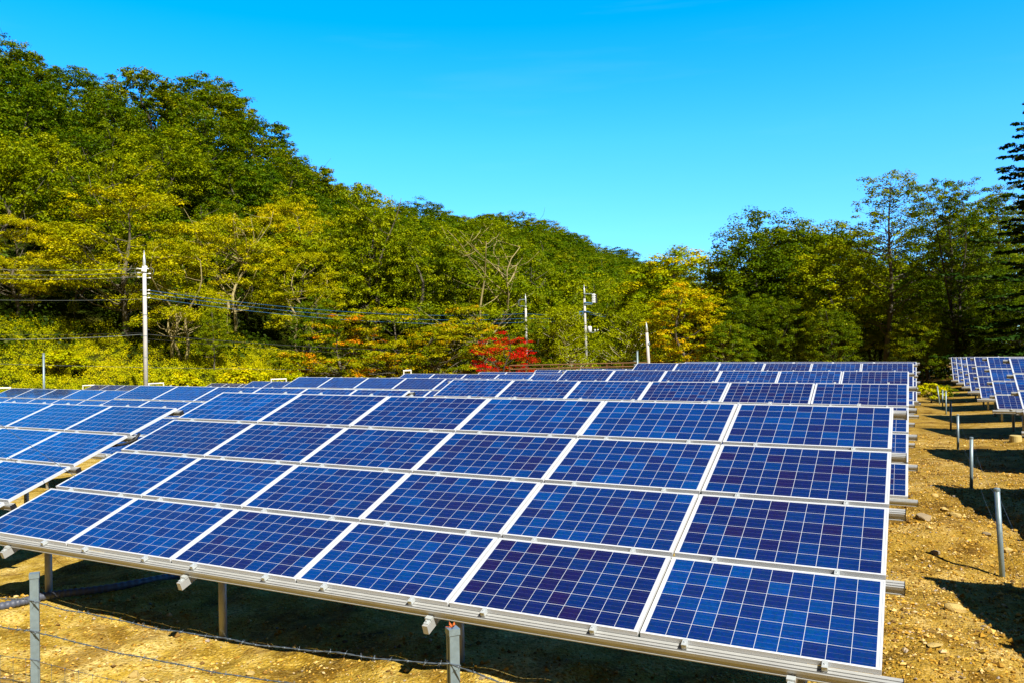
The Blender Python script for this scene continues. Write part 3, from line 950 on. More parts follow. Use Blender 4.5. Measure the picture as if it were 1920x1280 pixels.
class Proto: pass
def proto(kind, H, W, seed, leafm, barkm, nclump=70, nleaf=70, lsize=0.4, base=0.3, crad=0.2, flat=0.55, nlimb=14, trunks=1, trunk_r=0.22, tint=(0.15, 0.85), bare=0, lean=0.0):
    r = np.random.default_rng(seed)
    b = MB()
    tips = []
    ends = []
    for k in range(trunks):
        a = r.uniform(0, 6.28)
        sp = 0 if trunks == 1 else W * 0.32
        top = np.array([math.cos(a) * sp + lean * H + r.normal() * W * 0.05, math.sin(a) * sp + r.normal() * W * 0.05, H * (0.92 if kind != 'umbrella' else 0.78)])
        st = np.array([0.25 * math.cos(a), 0.25 * math.sin(a), 0]) * (trunks > 1)
        pts = []; rad = []
        wob = r.normal(size=(2, 2)) * W * 0.04
        for i in range(11):
            t = i / 10
            e = t ** (1.3 if trunks > 1 else 1.0)
            p = st + (top - st) * np.array([e, e, t])
            p[0] += wob[0, 0] * math.sin(t * 5) + wob[0, 1] * math.sin(t * 9 + 1); p[1] += wob[1, 0] * math.sin(t * 6) + wob[1, 1] * math.sin(t * 8)
            if i == 0: p = p + np.array([0, 0, -0.6])
            pts.append(p); rad.append(trunk_r * (1.25 if i == 0 else 1) * (1 - t) ** 0.8 / (trunks ** 0.3) + 0.025)
        b.tube(pts, rad, 8)
        tips.append((pts, rad))
    def trunk_at(k, h):
        pts, rad = tips[k]; zs = [p[2] for p in pts]
        i = int(np.clip(np.searchsorted(zs, h) - 1, 0, len(pts) - 2))
        t = np.clip((h - zs[i]) / max(zs[i + 1] - zs[i], 1e-6), 0, 1)
        return pts[i] + (pts[i + 1] - pts[i]) * t, rad[i] + (rad[i + 1] - rad[i]) * t
    C = []; RR = []; FL = []
    zc = H * (base + 1) / 2; hz = H * (1 - base) / 2
    if kind == 'broad':
        lob = r.normal(size=(5, 3)); lob /= np.linalg.norm(lob, axis=1)[:, None]; la = r.uniform(-0.22, 0.30, 5)
        while len(C) < nclump:
            d = r.normal(size=3); d /= np.linalg.norm(d)
            if d[2] < -0.65: continue
            q = r.uniform(0.35, 1.0) ** 0.5
            f = 1 + sum(a * max(0, d @ l) ** 3 for a, l in zip(la, lob))
            p = np.array([d[0] * W * 0.5, d[1] * W * 0.5, d[2] * hz]) * q * f
            C.append(p + np.array([lean * H * 0.8, 0, zc])); RR.append(W * crad * r.uniform(0.55, 1.1))
    elif kind == 'umbrella':
        for j in range(nlimb):
            a = j * 2.4 + r.uniform(-0.5, 0.5); h = H * r.uniform(base, 0.93)
            rel = (h / H - base) / (1 - base)
            rad = W * 0.5 * (0.55 + 0.6 * math.sin(math.pi * min(1, 0.25 + rel * 0.8))) * r.uniform(0.45, 1.0) * (1.0 if rel < 0.75 else 0.7)
            tip = np.array([math.cos(a) * rad, math.sin(a) * rad, h])
            p0, r0 = trunk_at(j % trunks, max(h - rad * r.uniform(0.45, 0.9), H * 0.18))
            limb(b, p0, tip, max(0.03, min(r0 * 0.45, 0.09)), 0.015, r)
            m = max(2, nclump // nlimb)
            for q in range(m):
                C.append(tip + np.array([r.normal() * W * 0.10, r.normal() * W * 0.10, r.normal() * H * 0.018])); RR.append(W * crad * r.uniform(0.6, 1.15))
    elif kind == 'tall':
        for j in range(nclump):
            h = H * (base + (1 - base) * r.uniform(0, 1) ** 0.85)
            rel = (h / H - base) / (1 - base)
            rad = W * 0.5 * (0.25 + 0.9 * math.sin(math.pi * (0.18 + 0.76 * rel))) * r.uniform(0.15, 1.0)
            a = r.uniform(0, 6.28)
            k = j % trunks
            p0, r0 = trunk_at(k, h - rad * 0.5)
            tip = p0 * np.array([1, 1, 0]) + np.array([math.cos(a) * rad, math.sin(a) * rad, h])
            if j % 3 == 0: limb(b, p0, tip, max(0.03, min(r0 * 0.5, 0.08)), 0.012, r, 0.12)
            C.append(tip); RR.append(W * crad * r.uniform(0.5, 1.1))
    elif kind == 'fir':
        h = H * base
        while h < H * 0.985:
            rel = (h / H - base) / (1 - base)
            bl = W * 0.5 * (1 - rel) ** 0.85 + 0.25
            m = 6 if rel < 0.85 else 4
            a0 = r.uniform(0, 6.28)
            for j in range(m):
                a = a0 + j * 2 * math.pi / m + r.uniform(-0.25, 0.25)
                L = bl * (r.uniform(0.45, 1.0) if r.uniform() < 0.6 else r.uniform(0.95, 1.25))
                dr = -0.22 + 0.42 * rel + r.normal() * 0.07
                tip = np.array([math.cos(a) * L, math.sin(a) * L, h + L * dr])
                p0 = np.array([0, 0, h])
                b.tube([p0, (p0 + tip) / 2 + np.array([0, 0, -0.10 * L]), tip], [0.05, 0.03, 0.012], 5)
                q = 0.25
                while q < 1.0:
                    c = p0 + (tip - p0) * q; c[2] -= 0.4 * L * q * (1 - q) * 0.55
                    C.append(c + r.normal(size=3) * 0.08); RR.append(0.30 + 0.42 * (1 - q) * min(1, L / 2.5) + 0.06)
                    q += 0.55 / max(L, 0.6)
            h += H * 0.042 * (1.15 - 0.5 * rel) * r.uniform(0.7, 1.3)
    C = np.array(C); RR = np.array(RR)
    if kind in ('broad',):
        for j in range(nlimb):
            c = C[r.integers(len(C))]
            p0, r0 = trunk_at(j % trunks, float(np.clip(c[2] - np.hypot(c[0], c[1]) * 0.9, H * 0.22, H * 0.8)))
            limb(b, p0, c, max(0.04, min(r0 * 0.5, 0.13)), 0.02, r)
    for j in range(bare):
        a = r.uniform(0, 6.28); h = H * r.uniform(0.7, 1.06); rad = W * r.uniform(0.2, 0.55)
        tip = np.array([math.cos(a) * rad, math.sin(a) * rad, h])
        p0, r0 = trunk_at(0, H * r.uniform(0.35, 0.6))
        limb(b, p0, tip, 0.075, 0.015, r, 0.10, 6)
        for q in range(3):
            m = p0 + (tip - p0) * r.uniform(0.5, 0.9)
            limb(b, m, m + r.normal(size=3) * W * 0.10 + np.array([0, 0, 0.6]), 0.035, 0.012, r, 0.1, 3)
    tn = r.uniform(tint[0], tint[1], len(C))
    V, t = leaves(C, RR, flat, nleaf, lsize, r, tn)
    P = Proto()
    P.H = H
    P.trunk = b.mesh('trunk', MAT[barkm], True)
    P.crown = quads_mesh('crown', V, MAT[leafm], t)
    return P

def plant(P, name, label, loc, H, group=None, rz=None, wide=1.0, parts=True, cat='tree'):
    s = H / P.H
    r = thing(name, label, cat, loc, group, random.uniform(0, 6.28) if rz is None else rz)
    r.scale = (s * wide, s * wide, s)
    obj('trunk', P.trunk, r); obj('crown', P.crown, r)
    return r

random.seed(3)
HILL = [proto('broad', 12, 9.5 + (i % 3), 100 + i, m, ('bark_dark', 'bark_grey')[i % 2], nclump=300, nleaf=56, lsize=0.285, base=0.06, crad=0.092, flat=0.8, nlimb=4, bare=(0, 0, 2, 0, 1, 0, 0, 2, 0, 1)[i])
        for i, m in enumerate(('leaf_hill', 'leaf_hill', 'leaf_hill', 'leaf_hill', 'leaf_hill', 'leaf_hill', 'leaf_olive', 'leaf_olive', 'leaf_olive', 'leaf_olive'))]
LOCUST = [proto('umbrella', 16, 11, 200 + i, 'leaf_locust', 'bark_pale' if i >= 2 else 'bark_grey', nclump=350, nleaf=88, lsize=0.205, base=0.22, crad=0.086, flat=0.66, nlimb=35, trunks=(1, 2, 2, 3)[i], trunk_r=0.26, tint=(0.1, 0.95), bare=(1, 1, 8, 1)[i]) for i in range(4)]
OLIVE = [proto('broad', 15, 9.5, 240 + i, 'leaf_olive', 'bark_grey', nclump=340, nleaf=85, lsize=0.21, base=0.05, crad=0.086, flat=0.75, nlimb=14, trunks=1 + i % 2) for i in range(3)]
GREEN = [proto('broad', 12, 8, 260 + i, 'leaf_green', 'bark_grey', nclump=280, nleaf=80, lsize=0.20, base=0.06, crad=0.088, flat=0.75, nlimb=12) for i in range(2)]
MAPLE = [proto('umbrella', 8, 8, 300 + i, 'leaf_maple', 'bark_grey', nclump=240, nleaf=80, lsize=0.175, base=0.10, crad=0.09, flat=0.48, nlimb=40, trunk_r=0.13, tint=(0.0, 1.0)) for i in range(3)]
RED = proto('broad', 8, 8.5, 336, 'leaf_red', 'bark_dark', nclump=105, nleaf=80, lsize=0.17, base=0.02, crad=0.115, flat=0.45, nlimb=16, trunk_r=0.10, tint=(0.08, 1.0))
ORANGE = [proto('broad', 14, 9, 340 + i, 'leaf_orange', 'bark_grey', nclump=320, nleaf=80, lsize=0.205, base=0.04, crad=0.088, flat=0.75, nlimb=12, tint=(0.0, 0.75)) for i in range(2)]
BIRCH = [proto('tall', 9, 6.5, 350 + i, 'leaf_birch', 'bark_birch', nclump=360, nleaf=55, lsize=0.16, base=0.04, crad=0.13, flat=0.85, trunk_r=0.10, trunks=1 + i) for i in range(2)]
BARE = proto('umbrella', 16, 12, 370, 'leaf_olive', 'bark_pale', nclump=260, nleaf=64, lsize=0.21, base=0.18, crad=0.085, flat=0.6, nlimb=30, trunks=2, trunk_r=0.15, bare=6)
DARK = [proto('broad', 17, 11, 400 + i, 'leaf_dark', 'bark_dark', nclump=480, nleaf=80, lsize=0.215, base=0.02, crad=0.092, flat=0.82, nlimb=18, trunks=1 + i % 3) for i in range(3)]
THIN = proto('tall', 22, 9.5, 420, 'leaf_olive', 'bark_grey', nclump=230, nleaf=52, lsize=0.21, base=0.28, crad=0.09, flat=0.7, trunk_r=0.24)
MULTI = proto('tall', 22, 10, 430, 'leaf_dark', 'bark_dark', nclump=460, nleaf=70, lsize=0.20, base=0.12, crad=0.088, flat=0.6, trunks=4, trunk_r=0.22)
WISP = proto('tall', 14, 6, 440, 'leaf_olive', 'bark_grey', nclump=40, nleaf=16, lsize=0.22, base=0.35, crad=0.10, flat=0.8, trunk_r=0.10)
FIR = proto('fir', 27, 13, 450, 'leaf_fir', 'bark_dark', nleaf=44, lsize=0.28, base=0.08, flat=0.45, trunk_r=0.36)
BUSH = [proto('broad', 2.0, 2.6, 470 + i, m, 'bark_dark', nclump=70, nleaf=70, lsize=0.15, base=0.0, crad=0.15, flat=0.7, nlimb=5, trunk_r=0.04) for i, m in enumerate(('leaf_meadow', 'leaf_green'))]

def stand(P, name, label, px, D, top, wide=1.0, rz=None, cat='tree', group=None, sink=0.0):
    p = at(px, D)
    H = height_to(px, top, D) - p.z
    return plant(P, name, label, p, H, group, rz, wide, cat=cat)

# forest edge, from the left picture edge to the right
FRONT = [
    (LOCUST[0], 'locust_tree', 'yellow green locust tree at the left picture edge above the thin grey post', 30, 92, 395, 1.15),
    (LOCUST[1], 'locust_tree', 'spreading yellow green locust tree left of the utility pole, crown reaching above its wires', 150, 96, 420, 1.1),
    (LOCUST[0], 'locust_tree', 'broad locust tree with dark trunk standing right behind the tall utility pole', 235, 88, 335, 1.25),
    (LOCUST[3], 'locust_tree', 'locust tree with several slanting trunks just right of the tall utility pole', 335, 84, 440, 1.0),
    (LOCUST[2], 'locust_tree', 'locust tree with bare bleached limbs sticking out of its crown', 430, 92, 395, 1.1),
    (LOCUST[3], 'locust_tree', 'locust tree with a fan of pale trunks under a flat golden crown', 570, 94, 465, 1.1),
    (LOCUST[1], 'locust_tree', 'golden locust tree on the slope behind the one with the fan of pale trunks', 540, 112, 372, 1.0),
    (OLIVE[1], 'broadleaf_tree', 'tall olive green tree breaking the skyline of the hill with its feathery top', 690, 104, 352, 0.85),
    (OLIVE[0], 'broadleaf_tree', 'olive green tree between the feathery tall tree and the bare limbed tree', 790, 104, 420, 1.1),
    (BARE, 'bare_limbed_tree', 'half bare tree with many pale limbs before the hill, left of the poles', 890, 97, 402, 1.15),
    (OLIVE[2], 'broadleaf_tree', 'olive green tree right of the half bare tree, behind the pole with the left bracket', 985, 112, 455, 1.0),
    (LOCUST[1], 'locust_tree', 'lower yellow green locust tree at the left edge below the power lines', 60, 93, 500, 0.95),
    (OLIVE[1], 'broadleaf_tree', 'olive small tree in the shade left of the utility pole', 140, 93, 560, 0.9),
    (GREEN[1], 'broadleaf_tree', 'dark green tree in the gap between the locust trees right of the pole', 470, 98, 485, 1.0),
    (OLIVE[0], 'broadleaf_tree', 'small olive tree between the tall utility pole and the green maple thicket', 400, 81, 575, 0.9),
    (MAPLE[0], 'maple_tree', 'green and orange maple at the left end of the maple thicket', 640, 80, 585, 1.25),
    (MAPLE[1], 'maple_tree', 'layered yellow green maple in the middle of the maple thicket', 735, 82, 570, 1.25),
    (MAPLE[2], 'maple_tree', 'maple with orange patches in the thicket left of the red maple', 828, 80, 598, 1.25),
    (GREEN[0], 'broadleaf_tree', 'green tree rising behind the maple thicket', 590, 88, 560, 1.0),
    (MAPLE[0], 'maple_tree', 'orange tipped maple behind the red maple', 895, 86, 565, 1.1),
    (RED, 'red_maple', 'bright red maple standing left of the pole with the left bracket', 945, 77, 618, 1.0),
    (GREEN[1], 'broadleaf_tree', 'dark green tree between the red maple and the first birch', 1005, 84, 590, 0.85),
    (BIRCH[0], 'birch_tree', 'yellow green birch with a pale trunk left of the pole with the transformer', 1065, 82, 578, 1.0),
    (BIRCH[1], 'birch_tree', 'yellow green birch right of the pole with the transformer', 1185, 84, 572, 1.1),
    (OLIVE[1], 'broadleaf_tree', 'olive green tree behind the two birches', 1125, 118, 525, 1.1),
    (ORANGE[0], 'broadleaf_tree', 'tree turning yellow and orange behind the concrete stub pole', 1262, 92, 446, 1.35),
    (ORANGE[1], 'broadleaf_tree', 'yellow green tree with orange spots right of the concrete stub pole', 1285, 80, 530, 1.25),
    (WISP, 'sparse_tree', 'nearly leafless wispy tree on the skyline between the orange and the dark trees', 1318, 110, 458, 1.0),
    (GREEN[1], 'broadleaf_tree', 'low bright green tree in front of the dark trees', 1365, 76, 600, 1.1),
    (DARK[0], 'broadleaf_tree', 'large dark green tree with a lobed crown and sky gaps, leftmost of the dark trees', 1425, 88, 410, 1.2),
    (DARK[1], 'broadleaf_tree', 'large dark olive tree right of the lobed dark one', 1520, 92, 402, 1.3),
    (OLIVE[2], 'broadleaf_tree', 'olive tree with a pale trunk left of the tall thin tree', 1580, 82, 455, 1.1),
    (THIN, 'tall_sparse_tree', 'tall thin tree with a see-through crown and grey trunk', 1660, 80, 325, 1.15),
    (GREEN[0], 'broadleaf_tree', 'sunlit green tree below the tall thin tree', 1705, 92, 545, 1.2),
    (MULTI, 'multi_trunk_tree', 'dark tall tree with several upright trunks left of the fir', 1800, 78, 335, 0.95),
    (MULTI, 'multi_trunk_tree', 'second many-trunked dark tree partly behind the fir', 1868, 90, 360, 0.95),
    (FIR, 'fir_tree', 'dark fir with drooping layered branches at the right picture edge', 1968, 72, 150, 1.35),
    (DARK[2], 'broadleaf_tree', 'low dark tree in deep shade behind the far end of the lane', 1640, 88, 560, 1.2),
    (DARK[0], 'broadleaf_tree', 'dark tree closing the gap behind the gravel lane', 1745, 86, 520, 1.1),
    (DARK[1], 'broadleaf_tree', 'dark tree below the fir behind the right block of arrays', 1880, 86, 480, 1.1),
    (OLIVE[0], 'broadleaf_tree', 'olive tree peeping between the many-trunked trees behind the right block', 1835, 100, 540, 1.1),
    (DARK[2], 'broadleaf_tree', 'lower dark tree behind the middle block of arrays', 1470, 80, 560, 1.1),
    (DARK[1], 'broadleaf_tree', 'dark tree in the second line behind the lobed dark tree', 1395, 108, 500, 1.2),
    (DARK[2], 'broadleaf_tree', 'dark tree in the second line between the two large dark ones', 1480, 112, 470, 1.2),
    (DARK[0], 'broadleaf_tree', 'dark tree in the second line left of the tall thin tree', 1590, 112, 490, 1.2),
    (DARK[2], 'broadleaf_tree', 'dark tree in the second line right of the tall thin tree', 1700, 110, 505, 1.2),
    (DARK[1], 'broadleaf_tree', 'dark tree in the second line behind the many-trunked trees', 1800, 112, 480, 1.2),
    (DARK[0], 'broadleaf_tree', 'dark tree in the second line behind the fir at the right edge', 1900, 110, 450, 1.2),
    (DARK[0], 'broadleaf_tree', 'low dark tree between the lobed dark tree and the middle block', 1400, 80, 560, 1.2),
    (DARK[1], 'broadleaf_tree', 'low dark tree left of the lane end behind the farthest middle array', 1560, 78, 570, 1.2),
    (DARK[2], 'broadleaf_tree', 'low dark tree straight behind the bush at the lane end', 1730, 74, 590, 1.2),
    (DARK[0], 'broadleaf_tree', 'low dark tree behind the farthest right arrays', 1800, 80, 570, 1.2),
    (DARK[2], 'broadleaf_tree', 'low dark tree at the right edge below the fir branches', 1925, 78, 560, 1.2),
    (DARK[2], 'broadleaf_tree', 'dark tree filling the crown gaps behind the lobed dark tree', 1450, 101, 440, 1.3),
    (DARK[1], 'broadleaf_tree', 'dark tree behind the large dark olive tree, same height', 1545, 103, 425, 1.3),
    (OLIVE[2], 'broadleaf_tree', 'olive tree between the orange tree and the lobed dark tree', 1350, 96, 520, 1.2),
    (DARK[1], 'broadleaf_tree', 'dark tree behind the tall thin tree, up to half its height', 1650, 100, 475, 1.3),
    (DARK[0], 'broadleaf_tree', 'tall dark tree behind the first many-trunked tree', 1770, 98, 400, 1.1),
    (DARK[2], 'broadleaf_tree', 'tall dark tree behind the second many-trunked tree', 1860, 102, 390, 1.2),
]
for P, nm, lab, px, D, top, wd in FRONT:
    stand(P, nm, lab, px, D, top, wd)

# hillside forest: individual trees
def hill_forest():
    r = np.random.default_rng(77)
    placed = []
    tries = 0
    while len(placed) < 285 and tries < 60000:
        tries += 1
        px = r.uniform(-120, 1290)
        rd = float(np.interp(px, RPX, RD))
        D = math.sqrt(r.uniform(104 ** 2, (rd * 1.0) ** 2))
        if px > 1150 and D < 200: continue
        d = ray(px, 640.0); h = math.hypot(d[0], d[1])
        x, y = d[0] / h * D, d[1] / h * D
        s = 4.6 + (D - 100) * 0.014
        if any((x - a) ** 2 + (y - b) ** 2 < (s + e) ** 2 * 0.62 for a, b, e in placed): continue
        placed.append((x, y, s))
    labs = {'leaf_hill': 'round dark green tree in the forest covering the hill', 'leaf_olive': 'round olive green tree in the forest covering the hill'}
    for i, (x, y, s) in enumerate(placed):
        D = math.hypot(x, y)
        # yellower trees lower down on the slope
        P = HILL[r.integers(0, 6)] if r.uniform() < np.clip((D - 100) / 45, 0.15, 0.97) else HILL[6 + r.integers(0, 4)]
        z = float(hill_z(x, y)) - 0.5
        H = 10.5 * r.uniform(0.75, 1.3) * (0.85 + s * 0.04)
        plant(P, 'forest_tree', labs[P.crown.materials[0].name], (x, y, z), H, 'trees of the hillside forest', wide=s / 4.6 * r.uniform(0.95, 1.15))
    return placed
PL = hill_forest()
print('hill trees', len(PL))

# ground cover
def cover(name, label, cat, n, pxr, Dr, rad, hgt, nleaf, size, matn, seed, tint=(0.1, 0.95), dens=None):
    r = np.random.default_rng(seed)
    px = r.uniform(pxr[0], pxr[1], n); D = np.sqrt(r.uniform(Dr[0] ** 2, Dr[1] ** 2, n))
    az = np.array([ray(p, 640.0) for p in px]); h = np.hypot(az[:, 0], az[:, 1])
    x = az[:, 0] / h * D; y = az[:, 1] / h * D
    z = surf(x, y)
    R_ = r.uniform(rad[0], rad[1], n)
    C = np.c_[x, y, z + R_ * hgt * 0.3]
    V, t = leaves(C, R_, hgt, nleaf, size, r, r.uniform(tint[0], tint[1], n) * 0.7 + 0.3 * (0.5 + 0.5 * np.sin(x * 0.31) * np.sin(y * 0.23)), upb=0.35)
    o = obj(name, quads_mesh(name, V, MAT[matn], t))
    o['kind'] = 'stuff'
    return tag(o, label, cat)
cover('meadow_scrub', 'tall yellow green scrub and weeds between the arrays and the forest on the left', 'scrub', 3600, (-80, 650), (66, 92), (0.30, 0.75), 0.85, 70, 0.105, 'leaf_meadow', 31)
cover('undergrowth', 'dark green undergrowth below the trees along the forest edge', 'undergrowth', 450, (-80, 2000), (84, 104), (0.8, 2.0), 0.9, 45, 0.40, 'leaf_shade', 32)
cover('forest_understorey', 'low shrubs filling the gaps between the trees on the hill', 'undergrowth', 2200, (-120, 1290), (100, 300), (1.2, 2.8), 0.8, 26, 0.75, 'leaf_hill', 33, (0.0, 0.6))

stand(BUSH[0], 'bush', 'yellow green bush at the end of the gravel lane between two blocks of arrays', 1742, 50, 716, 1.2, cat='bush')
stand(BUSH[1], 'bush', 'green bush behind the far lane posts at the end of the lane', 1768, 54, 722, 1.2, cat='bush')
stand(BUSH[0], 'bush', 'rounded yellow bush right of the tall utility pole, in front of the trunks', 340, 74, 694, 1.0, cat='bush')
stand(BUSH[0], 'bush', 'bright yellow bush left of the maple thicket behind the far array', 455, 76, 684, 1.2, cat='bush')
stand(BUSH[0], 'bush', 'golden bush in the meadow behind the white hoop frame', 550, 76, 696, 1.2, cat='bush')
stand(BUSH[0], 'bush', 'yellow green shrub at the edge of the forest by the thin grey post', 110, 80, 655, 1.4, cat='bush')

# ------------------------------------------------------------------ poles
def utility_pole(label, px, D, top, r0, lean=(0, 0), steps=True):
    p = at(px, D); H = height_to(px, top, D) - p.z
    root = thing('utility_pole', label, 'utility pole', p)
    b = MB()
    b.tube([(0, 0, -0.5), (lean[0] * H * .5, 0, H * 0.5), (lean[0] * H * .86, 0, H * 0.86)], [r0, r0 * 0.86, r0 * 0.75], 14)
    obj('pole_shaft', b.mesh('pole_shaft', MAT['concrete_pole'], True), root)
    b = MB(); b.tube([(lean[0] * H * .86, 0, H * 0.86), (lean[0] * H * .93, 0, H * 0.93), (lean[0] * H, 0, H)], [r0 * 0.72, r0 * 0.6, r0 * 0.10], 12)
    obj('tip', b.mesh('tip', MAT['steel_clamp'], True), root)
    if steps:
        b = MB()
        k = 0; h = 2.0
        while h < H * 0.8:
            s = -1 if k % 2 else 1
            b.tube([(s * r0 * 0.7, 0, h), (s * (r0 + 0.16), 0, h)], 0.012, 5); h += 0.45; k += 1
        obj('climbing_step', b.mesh('climbing_step', MAT['galvanised'], False), root)
        b = MB()
        for h in (0.2, 0.34, 0.47, 0.60, 0.72):
            b.tube([(lean[0] * h * H, 0, h * H - 0.02), (lean[0] * h * H, 0, h * H + 0.02)], r0 * 0.95, 14)
        obj('band', b.mesh('band', MAT['galvanised']), root)
    return root, p, H
cam_right = Vector((AX[0][0], AX[1][0], 0)).normalized()
ROT = math.atan2(cam_right.y, cam_right.x)

pole1, p1, H1 = utility_pole('tall pale concrete utility pole with insulators in front of the locust trees', 273, 70, 470, 0.185)
pole1.rotation_euler.z = ROT
def zat(px, py, D): return height_to(px, py, D)
b = MB()
for dx, py in ((-0.42, 505), (0.36, 505)):
    z = zat(273, py, 70) - p1.z
    b.tube([(0, 0, z), (dx, 0, z + 0.02)], 0.05, 8)
b.tube([(0, -0.1, zat(273, 511, 70) - p1.z), (0, 0.1, zat(273, 500, 70) - p1.z)], 0.2, 8)
obj('crossarm', b.mesh('crossarm', MAT['insulator']), pole1)
for dx, py in ((-0.62, 504), (-0.55, 512), (-0.55, 520), (0.5, 514), (0.5, 522), (0.42, 551), (0.42, 559), (0.42, 545)):
    z = zat(273, py, 70) - p1.z
    b = MB(); s = 1 if dx > 0 else -1
    b.tube([(dx - s * 0.35, 0, z), (dx - s * 0.16, 0, z), (dx - s * 0.14, 0, z), (dx, 0, z), (dx + s * 0.02, 0, z)], [0.02, 0.02, 0.06, 0.05, 0.02], 8)
    obj('insulator', b.mesh('insulator', MAT['insulator']), pole1)

pole2, p2, H2 = utility_pole('thin concrete pole with a loop bracket on its left side, above the red maple', 987.5, 93, 551, 0.15)
pole2.rotation_euler.z = ROT
def px2m(px, D, x0): return (px - x0) * D * 0.985 / F_PX * math.hypot(1, (x0 - 960) / F_PX)
def bracket(root, p, D, x0, pts, rad, mname, name='bracket'):
    b = MB()
    b.tube([(px2m(x, D, x0), yy, zat(x0, y, D) - p.z) for x, y, yy in pts], rad, 6)
    return obj(name, b.mesh(name, MAT[mname]), root)
bracket(pole2, p2, 93, 987.5, [(987, 562, -0.1), (976, 562, -0.1), (974, 565, -0.1), (974, 572, -0.1), (977, 574, -0.1), (987, 574, -0.1)], 0.055, 'galvanised')
for y in (566, 570, 573): bracket(pole2, p2, 93, 987.5, [(972, y, -0.1), (974.5, y, -0.1), (977, y + 0.5, -0.1)], [0.05, 0.09, 0.05], 'black_cable', 'switch')

pole3, p3, H3 = utility_pole('concrete pole with switch frame, blue cable coil and transformer box between two birches', 1100, 92, 534, 0.165, (-0.012, 0))
pole3.rotation_euler.z = ROT
bracket(pole3, p3, 92, 1100, [(1097, 551.5, -0.15), (1112, 551.5, -0.15), (1114, 554, -0.15), (1114, 568, -0.15), (1111, 571.5, -0.15), (1097, 571.5, -0.15)], 0.06, 'galvanised')
bracket(pole3, p3, 92, 1100, [(1097, 568, -0.18), (1108, 568.5, -0.18), (1112, 570, -0.18)], 0.07, 'blue_cable', 'cable_loop')
for y in (553, 556.5, 560, 563.5, 567): bracket(pole3, p3, 92, 1100, [(1112, y, -0.15), (1116, y, -0.15), (1119, y + 0.4, -0.15)], [0.06, 0.11, 0.05], 'insulator', 'insulator')
bracket(pole3, p3, 92, 1100, [(1119.5, 553, -0.1), (1120, 569, -0.1)], 0.12, 'black_cable', 'cable_head')
coil = [(1091 + 3.6 * math.cos(a), 588 + 3.2 * math.sin(a), -0.2) for a in np.linspace(0, 6.28, 15)]
bracket(pole3, p3, 92, 1100, coil, 0.05, 'blue_cable', 'cable_coil')
bracket(pole3, p3, 92, 1100, [(1087, 585, -0.2), (1098, 584, -0.2), (1108, 586, -0.2)], 0.05, 'blue_cable', 'cable_loop')
b = MB()
x0, x1 = px2m(1103, 92, 1100), px2m(1110, 92, 1100); zt, zb = zat(1100, 612, 92) - p3.z, zat(1100, 624, 92) - p3.z
b.tube([((x0 + x1) / 2, -0.15, zb), ((x0 + x1) / 2, -0.15, zb + 0.05), ((x0 + x1) / 2, -0.15, zt - 0.1), ((x0 + x1) / 2, -0.15, zt)], [0.16, 0.24, 0.24, 0.17], 14)
obj('transformer', b.mesh('transformer', MAT['insulator'], True), pole3)
bracket(pole3, p3, 92, 1100, [(1099, 623.5, -0.15), (1112, 624, -0.15), (1122, 622, -0.15)], 0.055, 'galvanised', 'crossarm')
for x in (1116.5, 1122): bracket(pole3, p3, 92, 1100, [(x, 617.5, -0.15), (x, 620, -0.15), (x, 622, -0.15)], [0.04, 0.09, 0.06], 'insulator', 'insulator')

pole4, p4, H4 = utility_pole('bare slightly leaning concrete stub pole right of the birches', 1218, 66, 604, 0.15, (-0.035, 0), steps=False)
pole4.rotation_euler.z = ROT
bracket(pole4, p4, 66, 1218, [(1215, 644, 0), (1218.5, 644, 0)], 0.17, 'galvanised', 'band')
def thin_post(label, px, D, top, r):
    p = at(px, D); H = height_to(px, top, D) - p.z
    t = thing('metal_post', label, 'post', p)
    b = MB(); b.tube([(0, 0, -0.4), (0, 0, H)], r, 10); obj('post_body', b.mesh('post_body', MAT['galvanised'], True), t)
    b = MB(); b.tube([(0, 0, H - 0.04), (0, 0, H + 0.02)], r * 1.15, 10); obj('cap', b.mesh('cap', MAT['galvanised']), t)
    return t, p, H
thin_post('thin grey metal post in front of the meadow at the far left', 82, 56, 662, 0.065)
t, p, H = thin_post('short thin grey post left of the bare concrete stub pole', 1195, 62, 657, 0.075)
b = MB(); b.tube([(0, 0, H - 0.78), (-0.28 * cam_right.x, -0.28 * cam_right.y, H - 0.78)], 0.03, 6); obj('step', b.mesh('step', MAT['galvanised']), t)

# power lines
def span(name, label, a, bq, sag, r, m):
    (px0, py0, D0), (px1, py1, D1) = a, bq
    d = ray(px0, py0); k = D0 / math.hypot(d[0], d[1]); A_ = Vector((d[0] * k, d[1] * k, CAMZ + d[2] * k))
    d = ray(px1, py1); k = D1 / math.hypot(d[0], d[1]); B_ = Vector((d[0] * k, d[1] * k, CAMZ + d[2] * k))
    bb = MB(); pts = []
    for i in range(33):
        t = i / 32; q = A_ + (B_ - A_) * t; q.z -= sag * 4 * t * (1 - t); pts.append(q)
    bb.tube(pts, r * 0.62, 6)
    return tag(bb.build(name, MAT[m], smooth=True), label, 'power line', 'power lines between the poles')
for i, (y0, y1, nm) in enumerate(((502, 503.5, 'upper'), (512, 511.5, 'middle'), (519, 519.5, 'lower'))):
    span('power_line', f'grey power line, {nm} of three leaving the insulators of the tall pole to the left', (-60, y0 + 2, 66), (262, y1, 70), 0.15, 0.016, 'grey_cable')
span('power_line', 'single thin line running left from the middle of the tall pole', (-60, 562, 66), (271, 561, 70), 0.1, 0.014, 'grey_cable')
